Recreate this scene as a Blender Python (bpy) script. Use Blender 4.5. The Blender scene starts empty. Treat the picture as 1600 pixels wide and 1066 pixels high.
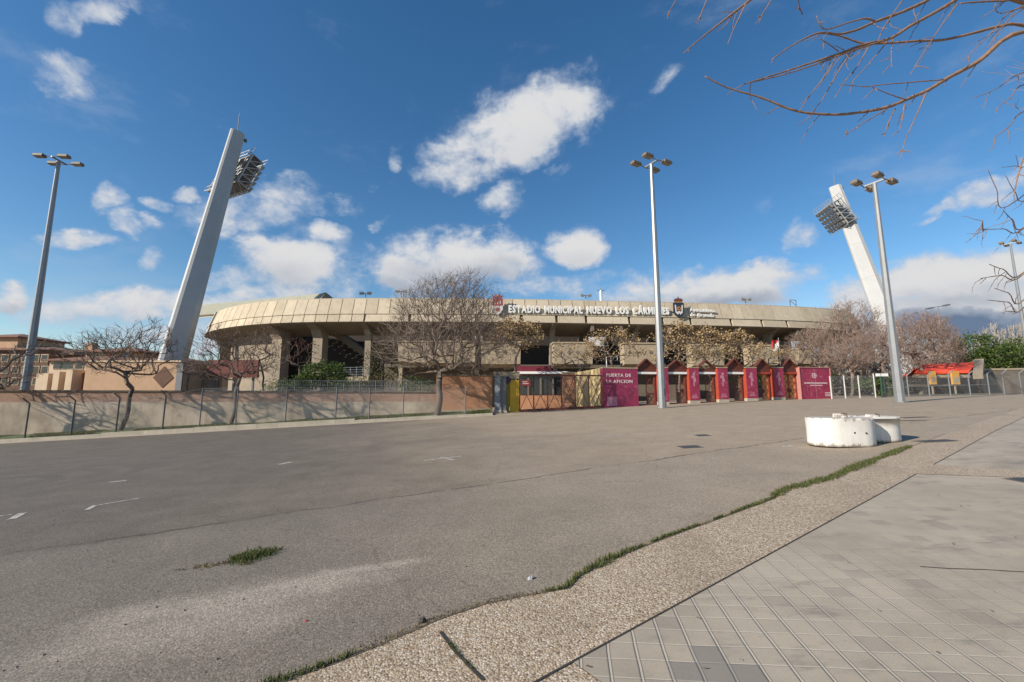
import bpy, math, random
from mathutils import Vector, Matrix
sc = bpy.context.scene
COL = sc.collection
R = math.radians
# ------------------------------------------------------------------ survey: camera and ground
F = 670.0; CX, CY = 800.0, 533.0
PITCH = math.atan((622-533)/F)
CAM = Vector((0, 0, 1.6))
_c, _s = math.cos(PITCH), math.sin(PITCH)
def ray(u, v):
    a, b = (u-CX)/F, (CY-v)/F
    return Vector((a, _c-b*_s, _s+b*_c))
def P(u, v, Y):
    d = ray(u, v)
    return CAM + d*(Y/d.y)
def PIX(p):
    q = Vector(p)-CAM
    dep = q.y*_c+q.z*_s
    return (CX+F*q.x/dep, CY-F*(-q.y*_s+q.z*_c)/dep)
def _pw(x, knots):
    # piecewise linear: knots = [(x, value)]
    if x <= knots[0][0]: return knots[0][1]
    for (a, va), (b, vb) in zip(knots, knots[1:]):
        if x <= b: return va+(vb-va)*(x-a)/(b-a)
    return knots[-1][1]
KX = [(-70, -2.6), (-34, -1.5), (12, .54), (20, .80), (34, 1.10), (60, 1.55), (90, 1.8)]
KY = [(-40, -.8), (28, .56), (34, .64), (44, .68), (60, .70)]
def gz(x, y): return _pw(x, KX)+_pw(y, KY)
def G(u, v, lift=0.0):
    d = ray(u, v)
    lo, hi = .5, 400.0
    t = .5
    while t < 400:
        p = CAM+d*t
        if p.z < gz(p.x, p.y)+lift: break
        lo = t; t *= 1.02
    hi = t
    for _ in range(40):
        m = (lo+hi)/2; p = CAM+d*m
        if p.z < gz(p.x, p.y)+lift: hi = m
        else: lo = m
    p = CAM+d*hi
    return Vector((p.x, p.y, gz(p.x, p.y)))
def on(x, y, h=0.0): return Vector((x, y, gz(x, y)+h))

# ------------------------------------------------------------------ materials
def _nt(name):
    m = bpy.data.materials.new(name); m.use_nodes = True
    nt = m.node_tree; b = nt.nodes['Principled BSDF']
    return m, nt, b
def N(nt, t, **kw):
    n = nt.nodes.new(t)
    for k, v in kw.items():
        if k in n.inputs: n.inputs[k].default_value = v
        else: setattr(n, k, v)
    return n
def ramp(nt, fac, stops):
    r = nt.nodes.new('ShaderNodeValToRGB')
    e = r.color_ramp.elements
    while len(e) < len(stops): e.new(.5)
    for el, (p, c) in zip(e, stops):
        el.position = p; el.color = (c[0], c[1], c[2], 1)
    nt.links.new(fac, r.inputs['Fac'])
    return r.outputs['Color']
def mth(nt, op, a, b=None, c=None, clamp=False):
    n = nt.nodes.new('ShaderNodeMath'); n.operation = op; n.use_clamp = clamp
    for i, x in enumerate((a, b, c)):
        if x is None: continue
        if isinstance(x, (int, float)): n.inputs[i].default_value = x
        else: nt.links.new(x, n.inputs[i])
    return n.outputs[0]
def mixc(nt, fac, a, b, mode='MIX'):
    n = nt.nodes.new('ShaderNodeMix'); n.data_type = 'RGBA'; n.blend_type = mode
    for s, x in ((n.inputs[0], fac), (n.inputs[6], a), (n.inputs[7], b)):
        if isinstance(x, (int, float)): s.default_value = x
        elif isinstance(x, (tuple, list)): s.default_value = (x[0], x[1], x[2], 1)
        else: nt.links.new(x, s)
    return n.outputs[2]
def pos(nt, scale=(1, 1, 1), rot=(0, 0, 0), loc=(0, 0, 0)):
    g = nt.nodes.new('ShaderNodeNewGeometry')
    m = nt.nodes.new('ShaderNodeMapping')
    m.inputs['Scale'].default_value = scale; m.inputs['Rotation'].default_value = rot; m.inputs['Location'].default_value = loc
    nt.links.new(g.outputs['Position'], m.inputs['Vector'])
    return m.outputs['Vector']
def noise(nt, vec, scale, detail=5, rough=.55, dist=0.0):
    n = N(nt, 'ShaderNodeTexNoise', Scale=scale, Detail=detail, Roughness=rough, Distortion=dist)
    nt.links.new(vec, n.inputs['Vector'])
    return n.outputs['Fac']
def bump(nt, h, strength, dist):
    b = N(nt, 'ShaderNodeBump', Strength=strength, Distance=dist)
    nt.links.new(h, b.inputs['Height'])
    return b.outputs['Normal']
def sm(nt, x, a, b):
    n = nt.nodes.new('ShaderNodeMapRange'); n.interpolation_type = 'SMOOTHSTEP'
    nt.links.new(x, n.inputs[0]); n.inputs[1].default_value = a; n.inputs[2].default_value = b
    return n.outputs[0]
def sc3(c, k): return tuple(min(1, x*k) for x in c)

MATS = {}
def mat(name, c, v=.18, scale=3.0, rough=.75, metal=0.0, bmp=0.0, bscale=20.0, streak=0.0, spec=.4, dirt=None, ov=0.0):
    """weathered paint / metal / concrete: colour wanders with a broad and a fine noise, optional vertical rain streaks"""
    if name in MATS: return MATS[name]
    m, nt, b = _nt(name)
    f1 = noise(nt, pos(nt), scale, 6, .6)
    col = ramp(nt, f1, [(.25, sc3(c, 1-v)), (.75, sc3(c, 1+v))])
    if streak:
        f2 = noise(nt, pos(nt, (5, 5, .35)), 1.0, 4, .6)
        col = mixc(nt, mth(nt, 'MULTIPLY', sm(nt, f2, .5, .75), streak), col, sc3(dirt or c, .45 if dirt is None else 1))
    if ov:
        oi = nt.nodes.new('ShaderNodeObjectInfo')
        col = mixc(nt, 1.0, col, ramp(nt, oi.outputs['Random'], [(0, (1-ov, 1-ov*1.05, 1-ov*1.15)), (1, (1+ov*.6, 1+ov*.6, 1+ov*.6))]), 'MULTIPLY')
    nt.links.new(col, b.inputs['Base Color'])
    b.inputs['Roughness'].default_value = rough; b.inputs['Metallic'].default_value = metal
    b.inputs['Specular IOR Level'].default_value = spec
    if bmp:
        nt.links.new(bump(nt, noise(nt, pos(nt), bscale, 4), bmp, .02), b.inputs['Normal'])
    MATS[name] = m
    return m
def leafmat(name, stops, trans=.25, rough=.6):
    m, nt, b = _nt(name)
    g = nt.nodes.new('ShaderNodeNewGeometry')
    col = ramp(nt, g.outputs['Random Per Island'], stops)
    nt.links.new(col, b.inputs['Base Color']); b.inputs['Roughness'].default_value = rough
    b.inputs['Specular IOR Level'].default_value = .25
    t = nt.nodes.new('ShaderNodeBsdfTranslucent'); nt.links.new(col, t.inputs['Color'])
    mx = nt.nodes.new('ShaderNodeMixShader'); mx.inputs[0].default_value = trans
    nt.links.new(b.outputs[0], mx.inputs[1]); nt.links.new(t.outputs[0], mx.inputs[2])
    nt.links.new(mx.outputs[0], nt.nodes['Material Output'].inputs['Surface'])
    MATS[name] = m
    return m
def brickmat(name, c1, c2, mortar, scale=1.0, stain=.5):
    m, nt, b = _nt(name)
    g = nt.nodes.new('ShaderNodeNewGeometry'); s = nt.nodes.new('ShaderNodeSeparateXYZ')
    nt.links.new(g.outputs['Position'], s.inputs[0])
    cb = nt.nodes.new('ShaderNodeCombineXYZ')
    nt.links.new(mth(nt, 'ADD', s.outputs[0], mth(nt, 'MULTIPLY', s.outputs[1], .6)), cb.inputs[0]); nt.links.new(s.outputs[2], cb.inputs[1])
    br = nt.nodes.new('ShaderNodeTexBrick')
    nt.links.new(cb.outputs[0], br.inputs['Vector'])
    br.inputs['Color1'].default_value = (*c1, 1); br.inputs['Color2'].default_value = (*c2, 1); br.inputs['Mortar'].default_value = (*mortar, 1)
    br.inputs['Scale'].default_value = scale; br.inputs['Brick Width'].default_value = .25; br.inputs['Row Height'].default_value = .07
    br.inputs['Mortar Size'].default_value = .008; br.inputs['Bias'].default_value = .1
    f = noise(nt, pos(nt, (1, 1, .5)), 1.1, 6, .65)
    col = mixc(nt, mth(nt, 'MULTIPLY', sm(nt, f, .45, .72), stain), br.outputs['Color'], sc3(c1, .5))
    f2 = noise(nt, pos(nt, (1, 1, .4), loc=(7, 3, 1)), 1.7, 6, .7)
    col = mixc(nt, mth(nt, 'MULTIPLY', sm(nt, f2, .55, .75), .45), col, sc3(mortar, 1.25))
    nt.links.new(col, b.inputs['Base Color']); b.inputs['Roughness'].default_value = .9
    nt.links.new(bump(nt, br.outputs['Fac'], -.3, .01), b.inputs['Normal'])
    MATS[name] = m
    return m

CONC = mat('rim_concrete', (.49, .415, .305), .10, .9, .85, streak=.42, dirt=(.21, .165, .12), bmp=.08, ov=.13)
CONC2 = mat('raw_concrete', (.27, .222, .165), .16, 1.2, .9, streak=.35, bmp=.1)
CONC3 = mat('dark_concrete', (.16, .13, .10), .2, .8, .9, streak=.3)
CREAM = mat('cream_parapet', (.37, .30, .205), .14, 1.4, .85, streak=.35)
VOID = mat('unlit_interior', (.045, .036, .03), .3, 1.0, .9)  # near-black colour carries the gloom of interiors and holes
PAVC = mat('kerb_concrete', (.42, .37, .29), .2, 1.6, .9, streak=.25, bmp=.15)
GALV = mat('galvanised_steel', (.235, .245, .255), .08, 2.0, .45, metal=.35)
GALVD = mat('dark_galvanised_steel', (.15, .155, .165), .1, 2.0, .5, metal=.3)
TOWER = mat('tower_paint', (.385, .388, .382), .06, .35, .55, streak=.15, spec=.4)
LAMPB = mat('lamp_housing', (.15, .12, .09), .2, 5, .6)
LENS = mat('lamp_glass', (.30, .26, .2), .1, 5, .2)
FLOODM = mat('flood_housing', (.30, .29, .27), .1, 4, .5, metal=.2)
FLOODG = mat('flood_glass', (.12, .13, .14), .1, 4, .15)
TRUSS = mat('truss_steel', (.38, .38, .37), .1, 2, .5, metal=.2)
POSTG = mat('green_fence_paint', (.085, .095, .085), .25, 3, .6)
POSTW = mat('white_fence_paint', (.52, .51, .48), .12, 3, .7, streak=.2)
WIRE = mat('fence_wire', (.30, .30, .29), .15, 2, .6, metal=.3)
RUST = mat('rust_red_paint', (.115, .034, .022), .25, 4, .65, streak=.3)
REDF = mat('red_frame_paint', (.34, .055, .028), .2, 4, .6)
DOORP = mat('tan_door_panel', (.60, .33, .13), .15, 3, .7, streak=.2)
YELL = mat('yellow_door_paint', (.66, .42, .04), .15, 2, .6, streak=.3)
STEELB = mat('blue_grey_steel', (.20, .22, .25), .2, 3, .55, metal=.2, streak=.2)
MAROON = None
WHITEP = mat('white_paint', (.78, .77, .74), .08, 3, .6, streak=.1)
REDROOF = mat('red_metal_roof', (.93, .10, .04), .06, 1.5, .7)
STUCCO = mat('tan_stucco', (.46, .295, .185), .13, .8, .9, streak=.25)
STUCCOL = mat('pale_stucco', (.60, .45, .31), .1, .8, .9, streak=.2)
BROWNB = mat('brown_facade', (.14, .078, .052), .2, .7, .9)
TILE = mat('clay_roof_tile', (.22, .12, .085), .25, 2.5, .9)
GLASS = mat('window_glass', (.03, .035, .04), .2, 1, .12, spec=.6)
SHUT = mat('red_shutter', (.26, .05, .03), .2, 2, .7)
CREAMW = mat('cream_board', (.66, .50, .25), .1, 1.5, .8, streak=.2)
ROOFM = mat('ribbed_roof_sheet', (.38, .37, .28), .12, 1.5, .6)
REDS = mat('red_sign_board', (.125, .022, .015), .2, 1.5, .6)
BARK = mat('grey_bark', (.13, .105, .085), .3, 6, .9, bmp=.3, bscale=25)
BARKD = mat('dark_bark', (.085, .066, .055), .3, 6, .9, bmp=.3, bscale=25)
TWIG = mat('brown_twigs', (.19, .145, .115), .25, 4, .9)
TWIGD = mat('dark_twigs', (.15, .11, .085), .25, 4, .9)
TWIGP = mat('pinkish_twigs', (.24, .17, .135), .25, 4, .9)
TWIGW = mat('pale_twigs', (.33, .30, .26), .2, 4, .9)
NEARB = mat('near_twig_bark', (.235, .14, .085), .35, 18, .75, bmp=.3, bscale=90)
BRICK = brickmat('orange_brick', (.46, .20, .10), (.40, .165, .08), (.42, .30, .2), 1.0, .25)
BRICKD = brickmat('old_red_brick', (.36, .20, .135), (.30, .16, .105), (.38, .30, .23), 1.0, .5)
LEAFT = leafmat('dry_tan_leaf', [(0, (.22, .145, .07)), (.35, (.40, .28, .135)), (.75, (.52, .38, .20)), (1, (.28, .15, .09))])
LEAFR = leafmat('rusty_red_leaf', [(0, (.11, .03, .02)), (.5, (.20, .065, .04)), (1, (.16, .08, .045))])
LEAFG = leafmat('dark_evergreen_leaf', [(0, (.03, .055, .014)), (.5, (.07, .115, .025)), (1, (.125, .16, .04))])
LEAFO = leafmat('olive_leaf', [(0, (.05, .05, .02)), (.5, (.10, .09, .035)), (1, (.15, .12, .05))])
GRASSM = leafmat('grass_blade', [(0, (.05, .075, .018)), (.45, (.09, .125, .032)), (.75, (.15, .16, .055)), (1, (.26, .22, .10))], .35)
STRAW = leafmat('dry_straw', [(0, (.09, .06, .03)), (.5, (.17, .12, .055)), (.8, (.26, .2, .09)), (1, (.07, .09, .025))], .2)

def asphalt():
    m, nt, b = _nt('worn_asphalt')
    p = pos(nt)
    fine = N(nt, 'ShaderNodeTexVoronoi', Scale=88.0); nt.links.new(p, fine.inputs['Vector'])
    sp = nt.nodes.new('ShaderNodeSeparateColor'); nt.links.new(fine.outputs['Color'], sp.inputs[0])
    gran = sp.outputs[0]
    big = noise(nt, p, .16, 5, .6, .4)
    mid = noise(nt, pos(nt, loc=(3, 9, 0)), 1.3, 6, .65)
    dark = ramp(nt, mid, [(.3, (.119, .102, .084)), (.7, (.165, .142, .117))])
    pale = ramp(nt, mid, [(.3, (.31, .248, .178)), (.7, (.385, .312, .23))])
    # paving joint: an older, darker course on the left, a bleached one on the right and beyond
    s = nt.nodes.new('ShaderNodeSeparateXYZ'); nt.links.new(p, s.inputs[0])
    e1 = mth(nt, 'ADD', mth(nt, 'MULTIPLY', s.outputs[0], .62), mth(nt, 'MULTIPLY', s.outputs[1], .17))
    wob = mth(nt, 'MULTIPLY', mth(nt, 'SUBTRACT', big, .5), 9.0)
    f = sm(nt, mth(nt, 'ADD', e1, wob), -2.8, 5.2)
    base = mixc(nt, f, dark, pale)
    # pale abraded patches (cement spill near the lower left)
    def patch(cx, cy, rx, ry, rot):
        mp = nt.nodes.new('ShaderNodeMapping'); mp.vector_type = 'TEXTURE'
        mp.inputs['Location'].default_value = (cx, cy, 0); mp.inputs['Rotation'].default_value = (0, 0, rot); mp.inputs['Scale'].default_value = (rx, ry, 1e6)
        nt.links.new(p, mp.inputs['Vector'])
        l = nt.nodes.new('ShaderNodeVectorMath'); l.operation = 'LENGTH'; nt.links.new(mp.outputs[0], l.inputs[0])
        q = mth(nt, 'ADD', l.outputs['Value'], mth(nt, 'MULTIPLY', mth(nt, 'SUBTRACT', mid, .5), 2.0))
        return mth(nt, 'SUBTRACT', 1.0, sm(nt, q, .15, 1.05))
    return m, nt, b, base, gran, fine, mid, big, patch, s, p
am, ant, ab, abase, agran, afine, amid, abig, apatch, asep, apos = asphalt()
p1 = G(400, 930); p2 = G(250, 990); p3 = G(560, 890)
w = apatch(p1.x, p1.y, 1.5, .40, R(22))
w2 = apatch(p2.x, p2.y, 1.6, .5, R(20))
w3 = apatch(p3.x, p3.y, .8, .15, R(15))
wsum = mth(ant, 'MAXIMUM', w, mth(ant, 'MAXIMUM', mth(ant, 'MULTIPLY', w2, .7), w3))
abase = mixc(ant, mth(ant, 'MULTIPLY', wsum, .8), abase, (.40, .35, .285))
# oil and tyre marks
oil = noise(ant, pos(ant, (.5, 1.6, 1), (0, 0, .35), (11, 2, 0)), .9, 6, .65)
abase = mixc(ant, mth(ant, 'MULTIPLY', sm(ant, oil, .55, .8), .32), abase, (.085, .075, .065))
# long wandering joint between two asphalt courses
ja, jb = G(0, 868), G(1000, 722)
jd = Vector((jb.x-ja.x, jb.y-ja.y)); jn = Vector((-jd.y, jd.x)).normalized()
jw = noise(ant, apos, 1.2, 5, .6)
jdist = mth(ant, 'ADD', mth(ant, 'ADD', mth(ant, 'MULTIPLY', asep.outputs[0], jn.x), mth(ant, 'MULTIPLY', asep.outputs[1], jn.y)), -(jn.x*ja.x+jn.y*ja.y))
jdist = mth(ant, 'ADD', jdist, mth(ant, 'MULTIPLY', mth(ant, 'SUBTRACT', jw, .5), .5))
jl = mth(ant, 'SUBTRACT', 1.0, sm(ant, mth(ant, 'ABSOLUTE', jdist), .008, .05))
jl = mth(ant, 'MULTIPLY', jl, sm(ant, noise(ant, pos(ant, loc=(4, 4, 4)), 2.2, 4), .32, .52))
abase = mixc(ant, mth(ant, 'MULTIPLY', jl, .75), abase, (.05, .045, .04))
# near side of the joint is a little paler
abase = mixc(ant, mth(ant, 'MULTIPLY', mth(ant, 'SUBTRACT', 1.0, sm(ant, jdist, -.25, .1)), .22), abase, (.29, .255, .21))
# hairline cracks
cv = N(ant, 'ShaderNodeTexVoronoi', Scale=.23); cv.feature = 'DISTANCE_TO_EDGE'
wv = ant.nodes.new('ShaderNodeVectorMath'); wv.operation = 'ADD'
nz = N(ant, 'ShaderNodeTexNoise', Scale=1.5, Detail=5.0); ant.links.new(apos, nz.inputs['Vector'])
ant.links.new(apos, wv.inputs[0]); ant.links.new(nz.outputs['Color'], wv.inputs[1]); ant.links.new(wv.outputs[0], cv.inputs['Vector'])
ck = mth(ant, 'SUBTRACT', 1.0, sm(ant, cv.outputs['Distance'], .0, .006))
abase = mixc(ant, mth(ant, 'MULTIPLY', ck, .22), abase, (.06, .055, .05))
tcen = G(-12, 757); trad = abs(G(100, 745).x-tcen.x)
tv_ = ant.nodes.new('ShaderNodeVectorMath'); tv_.operation = 'DISTANCE'; ant.links.new(apos, tv_.inputs[0]); tv_.inputs[1].default_value = tcen
for rr_, ww_, ff_ in ((trad, .16, .42), (trad+1.5, .12, .22), (trad*1.9, .15, .2)):
    rg_ = mth(ant, 'SUBTRACT', 1.0, sm(ant, mth(ant, 'ABSOLUTE', mth(ant, 'SUBTRACT', mth(ant, 'ADD', tv_.outputs['Value'], mth(ant, 'MULTIPLY', abig, 1.2)), rr_+.6)), ww_*.4, ww_*1.6))
    abase = mixc(ant, mth(ant, 'MULTIPLY', mth(ant, 'MULTIPLY', rg_, sm(ant, amid, .35, .6)), ff_), abase, (.05, .046, .043))
gcol = ramp(ant, agran, [(0, (.58, .58, .58)), (.35, (.90, .895, .89)), (.75, (1.08, 1.07, 1.05)), (1, (1.5, 1.47, 1.42))])
acol = mixc(ant, .9, abase, gcol, 'MULTIPLY')
ant.links.new(acol, ab.inputs['Base Color']); ab.inputs['Roughness'].default_value = .85; ab.inputs['Specular IOR Level'].default_value = .25
hgt = mth(ant, 'ADD', mth(ant, 'MULTIPLY', afine.outputs['Distance'], -1.0), mth(ant, 'MULTIPLY', agran, .4))
ant.links.new(bump(ant, hgt, .4, .005), ab.inputs['Normal'])
ASPH = am

def pebble():
    m, nt, b = _nt('exposed_aggregate')
    p = pos(nt)
    v = N(nt, 'ShaderNodeTexVoronoi', Scale=74.0, Randomness=1.0); nt.links.new(p, v.inputs['Vector'])
    sp = nt.nodes.new('ShaderNodeSeparateColor'); nt.links.new(v.outputs['Color'], sp.inputs[0])
    col = ramp(nt, sp.outputs[0], [(0, (.19, .13, .08)), (.2, (.36, .26, .165)), (.5, (.46, .35, .23)), (.8, (.56, .455, .33)), (1, (.70, .62, .50))])
    gap = sm(nt, v.outputs['Distance'], .34, .62)
    col = mixc(nt, mth(nt, 'MULTIPLY', gap, .4), col, (.16, .12, .085))
    f = noise(nt, p, .9, 5, .6)
    col = mixc(nt, mth(nt, 'MULTIPLY', sm(nt, f, .45, .75), .4), col, (.2, .15, .1))
    nt.links.new(col, b.inputs['Base Color']); b.inputs['Roughness'].default_value = .7
    nt.links.new(bump(nt, mth(nt, 'MULTIPLY', v.outputs['Distance'], -1.0), .5, .010), b.inputs['Normal'])
    return m
PEB = pebble()
TANG = math.atan2(899-800, F)      # heading of the tile courses
def tiles():
    m, nt, b = _nt('square_paving_tiles')
    q = pos(nt)
    vr = nt.nodes.new('ShaderNodeVectorRotate'); vr.rotation_type = 'Z_AXIS'; vr.inputs['Angle'].default_value = TANG
    nt.links.new(q, vr.inputs['Vector'])
    s = nt.nodes.new('ShaderNodeSeparateXYZ'); nt.links.new(vr.outputs[0], s.inputs[0])
    wobn = mth(nt, 'MULTIPLY', mth(nt, 'SUBTRACT', noise(nt, q, 2.0, 3), .5), .02)
    ts = .163
    ux = mth(nt, 'DIVIDE', mth(nt, 'ADD', s.outputs[0], wobn), ts); uy = mth(nt, 'DIVIDE', mth(nt, 'ADD', s.outputs[1], wobn), ts)
    fx = mth(nt, 'FRACT', ux); fy = mth(nt, 'FRACT', uy)
    dx = mth(nt, 'SUBTRACT', .5, mth(nt, 'ABSOLUTE', mth(nt, 'SUBTRACT', fx, .5)))
    dy = mth(nt, 'SUBTRACT', .5, mth(nt, 'ABSOLUTE', mth(nt, 'SUBTRACT', fy, .5)))
    cell = nt.nodes.new('ShaderNodeCombineXYZ')
    nt.links.new(mth(nt, 'FLOOR', ux), cell.inputs[0]); nt.links.new(mth(nt, 'FLOOR', uy), cell.inputs[1])
    wn = nt.nodes.new('ShaderNodeTexWhiteNoise'); wn.noise_dimensions = '2D'; nt.links.new(cell.outputs[0], wn.inputs['Vector'])
    f1 = noise(nt, q, .8, 6, .62, .3)
    base = ramp(nt, f1, [(.3, (.31, .262, .20)), (.55, (.40, .34, .262)), (.75, (.445, .38, .295))])
    tone = ramp(nt, wn.outputs['Value'], [(0, (.80, .81, .83)), (.12, (.95, .95, .95)), (.6, (1.0, 1.0, 1.0)), (1, (1.05, 1.04, 1.02))])
    base = mixc(nt, .85, base, tone, 'MULTIPLY')
    st = noise(nt, pos(nt, (1, 2.6, 1), (0, 0, -.3), (2, 5, 0)), 1.6, 6, .7)
    base = mixc(nt, mth(nt, 'MULTIPLY', sm(nt, st, .50, .72), .55), base, (.15, .135, .118))
    # worn joints: strong near the aggregate strip, rubbed out elsewhere
    wear = sm(nt, noise(nt, pos(nt, loc=(1, 0, 0)), .55, 4, .6), .66, .42)
    far = mth(nt, 'SUBTRACT', 1.0, sm(nt, mth(nt, 'ADD', s.outputs[1], mth(nt, 'MULTIPLY', s.outputs[0], .55)), 3.6, 7.6))
    wear = mth(nt, 'MULTIPLY', mth(nt, 'ADD', mth(nt, 'MULTIPLY', wear, .55), .45), mth(nt, 'ADD', mth(nt, 'MULTIPLY', far, .9), .1))
    jx = mth(nt, 'SUBTRACT', 1.0, sm(nt, dx, .022, .052)); jy = mth(nt, 'SUBTRACT', 1.0, sm(nt, dy, .016, .042))
    jj = mth(nt, 'MULTIPLY', mth(nt, 'MAXIMUM', jx, mth(nt, 'MULTIPLY', jy, .75)), wear)
    edge = mth(nt, 'MULTIPLY', mth(nt, 'SUBTRACT', mth(nt, 'SUBTRACT', 1.0, sm(nt, dx, .06, .10)), jx), wear, clamp=True)
    col = mixc(nt, mth(nt, 'MULTIPLY', jj, .55), base, (.56, .505, .42))
    col = mixc(nt, mth(nt, 'MULTIPLY', edge, .72), col, (.10, .095, .085))
    gr = noise(nt, q, 130.0, 2)
    col = mixc(nt, .35, col, ramp(nt, gr, [(.3, (.75, .75, .75)), (.7, (1.2, 1.2, 1.2))]), 'MULTIPLY')
    gum = N(nt, 'ShaderNodeTexVoronoi', Scale=3.1); nt.links.new(q, gum.inputs['Vector'])
    gs_ = nt.nodes.new('ShaderNodeSeparateColor'); nt.links.new(gum.outputs['Color'], gs_.inputs[0])
    gm = mth(nt, 'MULTIPLY', mth(nt, 'SUBTRACT', 1.0, sm(nt, gum.outputs['Distance'], .03, .055)), sm(nt, gs_.outputs[0], .45, .6))
    col = mixc(nt, mth(nt, 'MULTIPLY', gm, .5), col, (.09, .08, .07))
    # one dark, wet-looking repair of a few tiles
    d = G(1115, 1050)
    dr_ = Matrix.Rotation(TANG, 3, 'Z') @ Vector((d.x, d.y, 0))
    mp = nt.nodes.new('ShaderNodeMapping'); mp.vector_type = 'TEXTURE'
    mp.inputs['Location'].default_value = (math.floor(dr_.x/ts), math.floor(dr_.y/ts), 0); mp.inputs['Scale'].default_value = (1.15, 1.15, 1e6)
    nt.links.new(cell.outputs[0], mp.inputs['Vector'])
    l = nt.nodes.new('ShaderNodeVectorMath'); l.operation = 'LENGTH'; nt.links.new(mp.outputs[0], l.inputs[0])
    dk = mth(nt, 'SUBTRACT', 1.0, sm(nt, mth(nt, 'ADD', l.outputs['Value'], mth(nt, 'MULTIPLY', mth(nt, 'SUBTRACT', st, .5), .5)), .85, 1.05))
    col = mixc(nt, mth(nt, 'MULTIPLY', dk, .55), col, (.135, .13, .125))
    nt.links.new(col, b.inputs['Base Color']); b.inputs['Roughness'].default_value = .72; b.inputs['Specular IOR Level'].default_value = .3
    h = mth(nt, 'ADD', mth(nt, 'MULTIPLY', jj, -1.0), mth(nt, 'MULTIPLY', gr, .12))
    nt.links.new(bump(nt, h, .5, .006), b.inputs['Normal'])
    return m
TILES = tiles()
def poster(name, c, c2, seed):
    m, nt, b = _nt(name)
    f = noise(nt, pos(nt, (1, 1, .8), loc=(seed, 0, seed)), 1.7, 6, .62, .6)
    col = ramp(nt, f, [(.3, sc3(c, .62)), (.5, c), (.62, c), (.8, c2)])
    f3 = noise(nt, pos(nt, (1, 1, 1), loc=(0, seed, 3)), 4.5, 4, .6)
    col = mixc(nt, mth(nt, 'MULTIPLY', sm(nt, f3, .57, .72), .35), col, (.55, .33, .38))
    nt.links.new(col, b.inputs['Base Color']); b.inputs['Roughness'].default_value = .55
    return m
POSTER = poster('maroon_poster', (.30, .027, .070), (.48, .13, .18), 3)
POSTER2 = poster('purple_maroon_poster', (.26, .025, .075), (.42, .08, .15), 8)
def soil():
    m, nt, b = _nt('verge_soil')
    f = noise(nt, pos(nt), .7, 6, .65); f2 = noise(nt, pos(nt, loc=(5, 5, 5)), 6, 5, .6)
    g = ramp(nt, f2, [(.3, (.05, .085, .02)), (.7, (.10, .135, .035))]); d = ramp(nt, f2, [(.3, (.16, .115, .07)), (.7, (.25, .19, .12))])
    col = mixc(nt, sm(nt, f, .52, .66), g, d)
    nt.links.new(col, b.inputs['Base Color']); b.inputs['Roughness'].default_value = .95
    nt.links.new(bump(nt, f2, .6, .05), b.inputs['Normal'])
    return m
SOIL = soil()
PAINT = None
def worn_paint():
    m, nt, b = _nt('worn_road_paint')
    f = noise(nt, pos(nt), 14, 6, .7)
    col = ramp(nt, f, [(.40, (.24, .21, .175)), (.62, (.55, .52, .47))])
    nt.links.new(col, b.inputs['Base Color']); b.inputs['Roughness'].default_value = .8
    return m
PAINT = worn_paint()
def blockpaint():
    m, nt, b = _nt('chipped_white_block_paint')
    g = nt.nodes.new('ShaderNodeTexCoord'); s = nt.nodes.new('ShaderNodeSeparateXYZ'); nt.links.new(g.outputs['Object'], s.inputs[0])
    f = noise(nt, pos(nt), 2.2, 6, .6)
    col = ramp(nt, f, [(.3, (.60, .57, .52)), (.65, (.72, .70, .66))])
    # chips along the top edge and foot
    f2 = noise(nt, pos(nt, (1, 1, .5)), 9.0, 6, .7)
    e = mth(nt, 'MAXIMUM', sm(nt, s.outputs[2], .50, .66), sm(nt, s.outputs[2], .13, .0))
    ch = sm(nt, mth(nt, 'ADD', f2, mth(nt, 'MULTIPLY', e, .22)), .62, .70)
    col = mixc(nt, mth(nt, 'MULTIPLY', ch, .8), col, (.27, .22, .17))
    f3 = noise(nt, pos(nt, (7, 7, .7)), 1.0, 4, .6)
    col = mixc(nt, mth(nt, 'MULTIPLY', sm(nt, f3, .55, .75), .22), col, (.35, .3, .24))
    nt.links.new(col, b.inputs['Base Color']); b.inputs['Roughness'].default_value = .65
    nt.links.new(bump(nt, f2, .15, .01), b.inputs['Normal'])
    return m
BLOCKP = blockpaint()
def wallplaster():
    m, nt, b = _nt('stained_wall_render')
    f = noise(nt, pos(nt, (1, 1, .8)), .9, 6, .65)
    col = ramp(nt, f, [(.3, (.26, .20, .145)), (.55, (.45, .365, .275)), (.75, (.52, .435, .34))])
    f2 = noise(nt, pos(nt, (3, 3, .3), loc=(9, 1, 0)), 1.0, 5, .65)
    col = mixc(nt, mth(nt, 'MULTIPLY', sm(nt, f2, .5, .75), .45), col, (.2, .165, .125))
    nt.links.new(col, b.inputs['Base Color']); b.inputs['Roughness'].default_value = .92
    nt.links.new(bump(nt, f, .2, .03), b.inputs['Normal'])
    return m
PLASTER = wallplaster()
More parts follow.
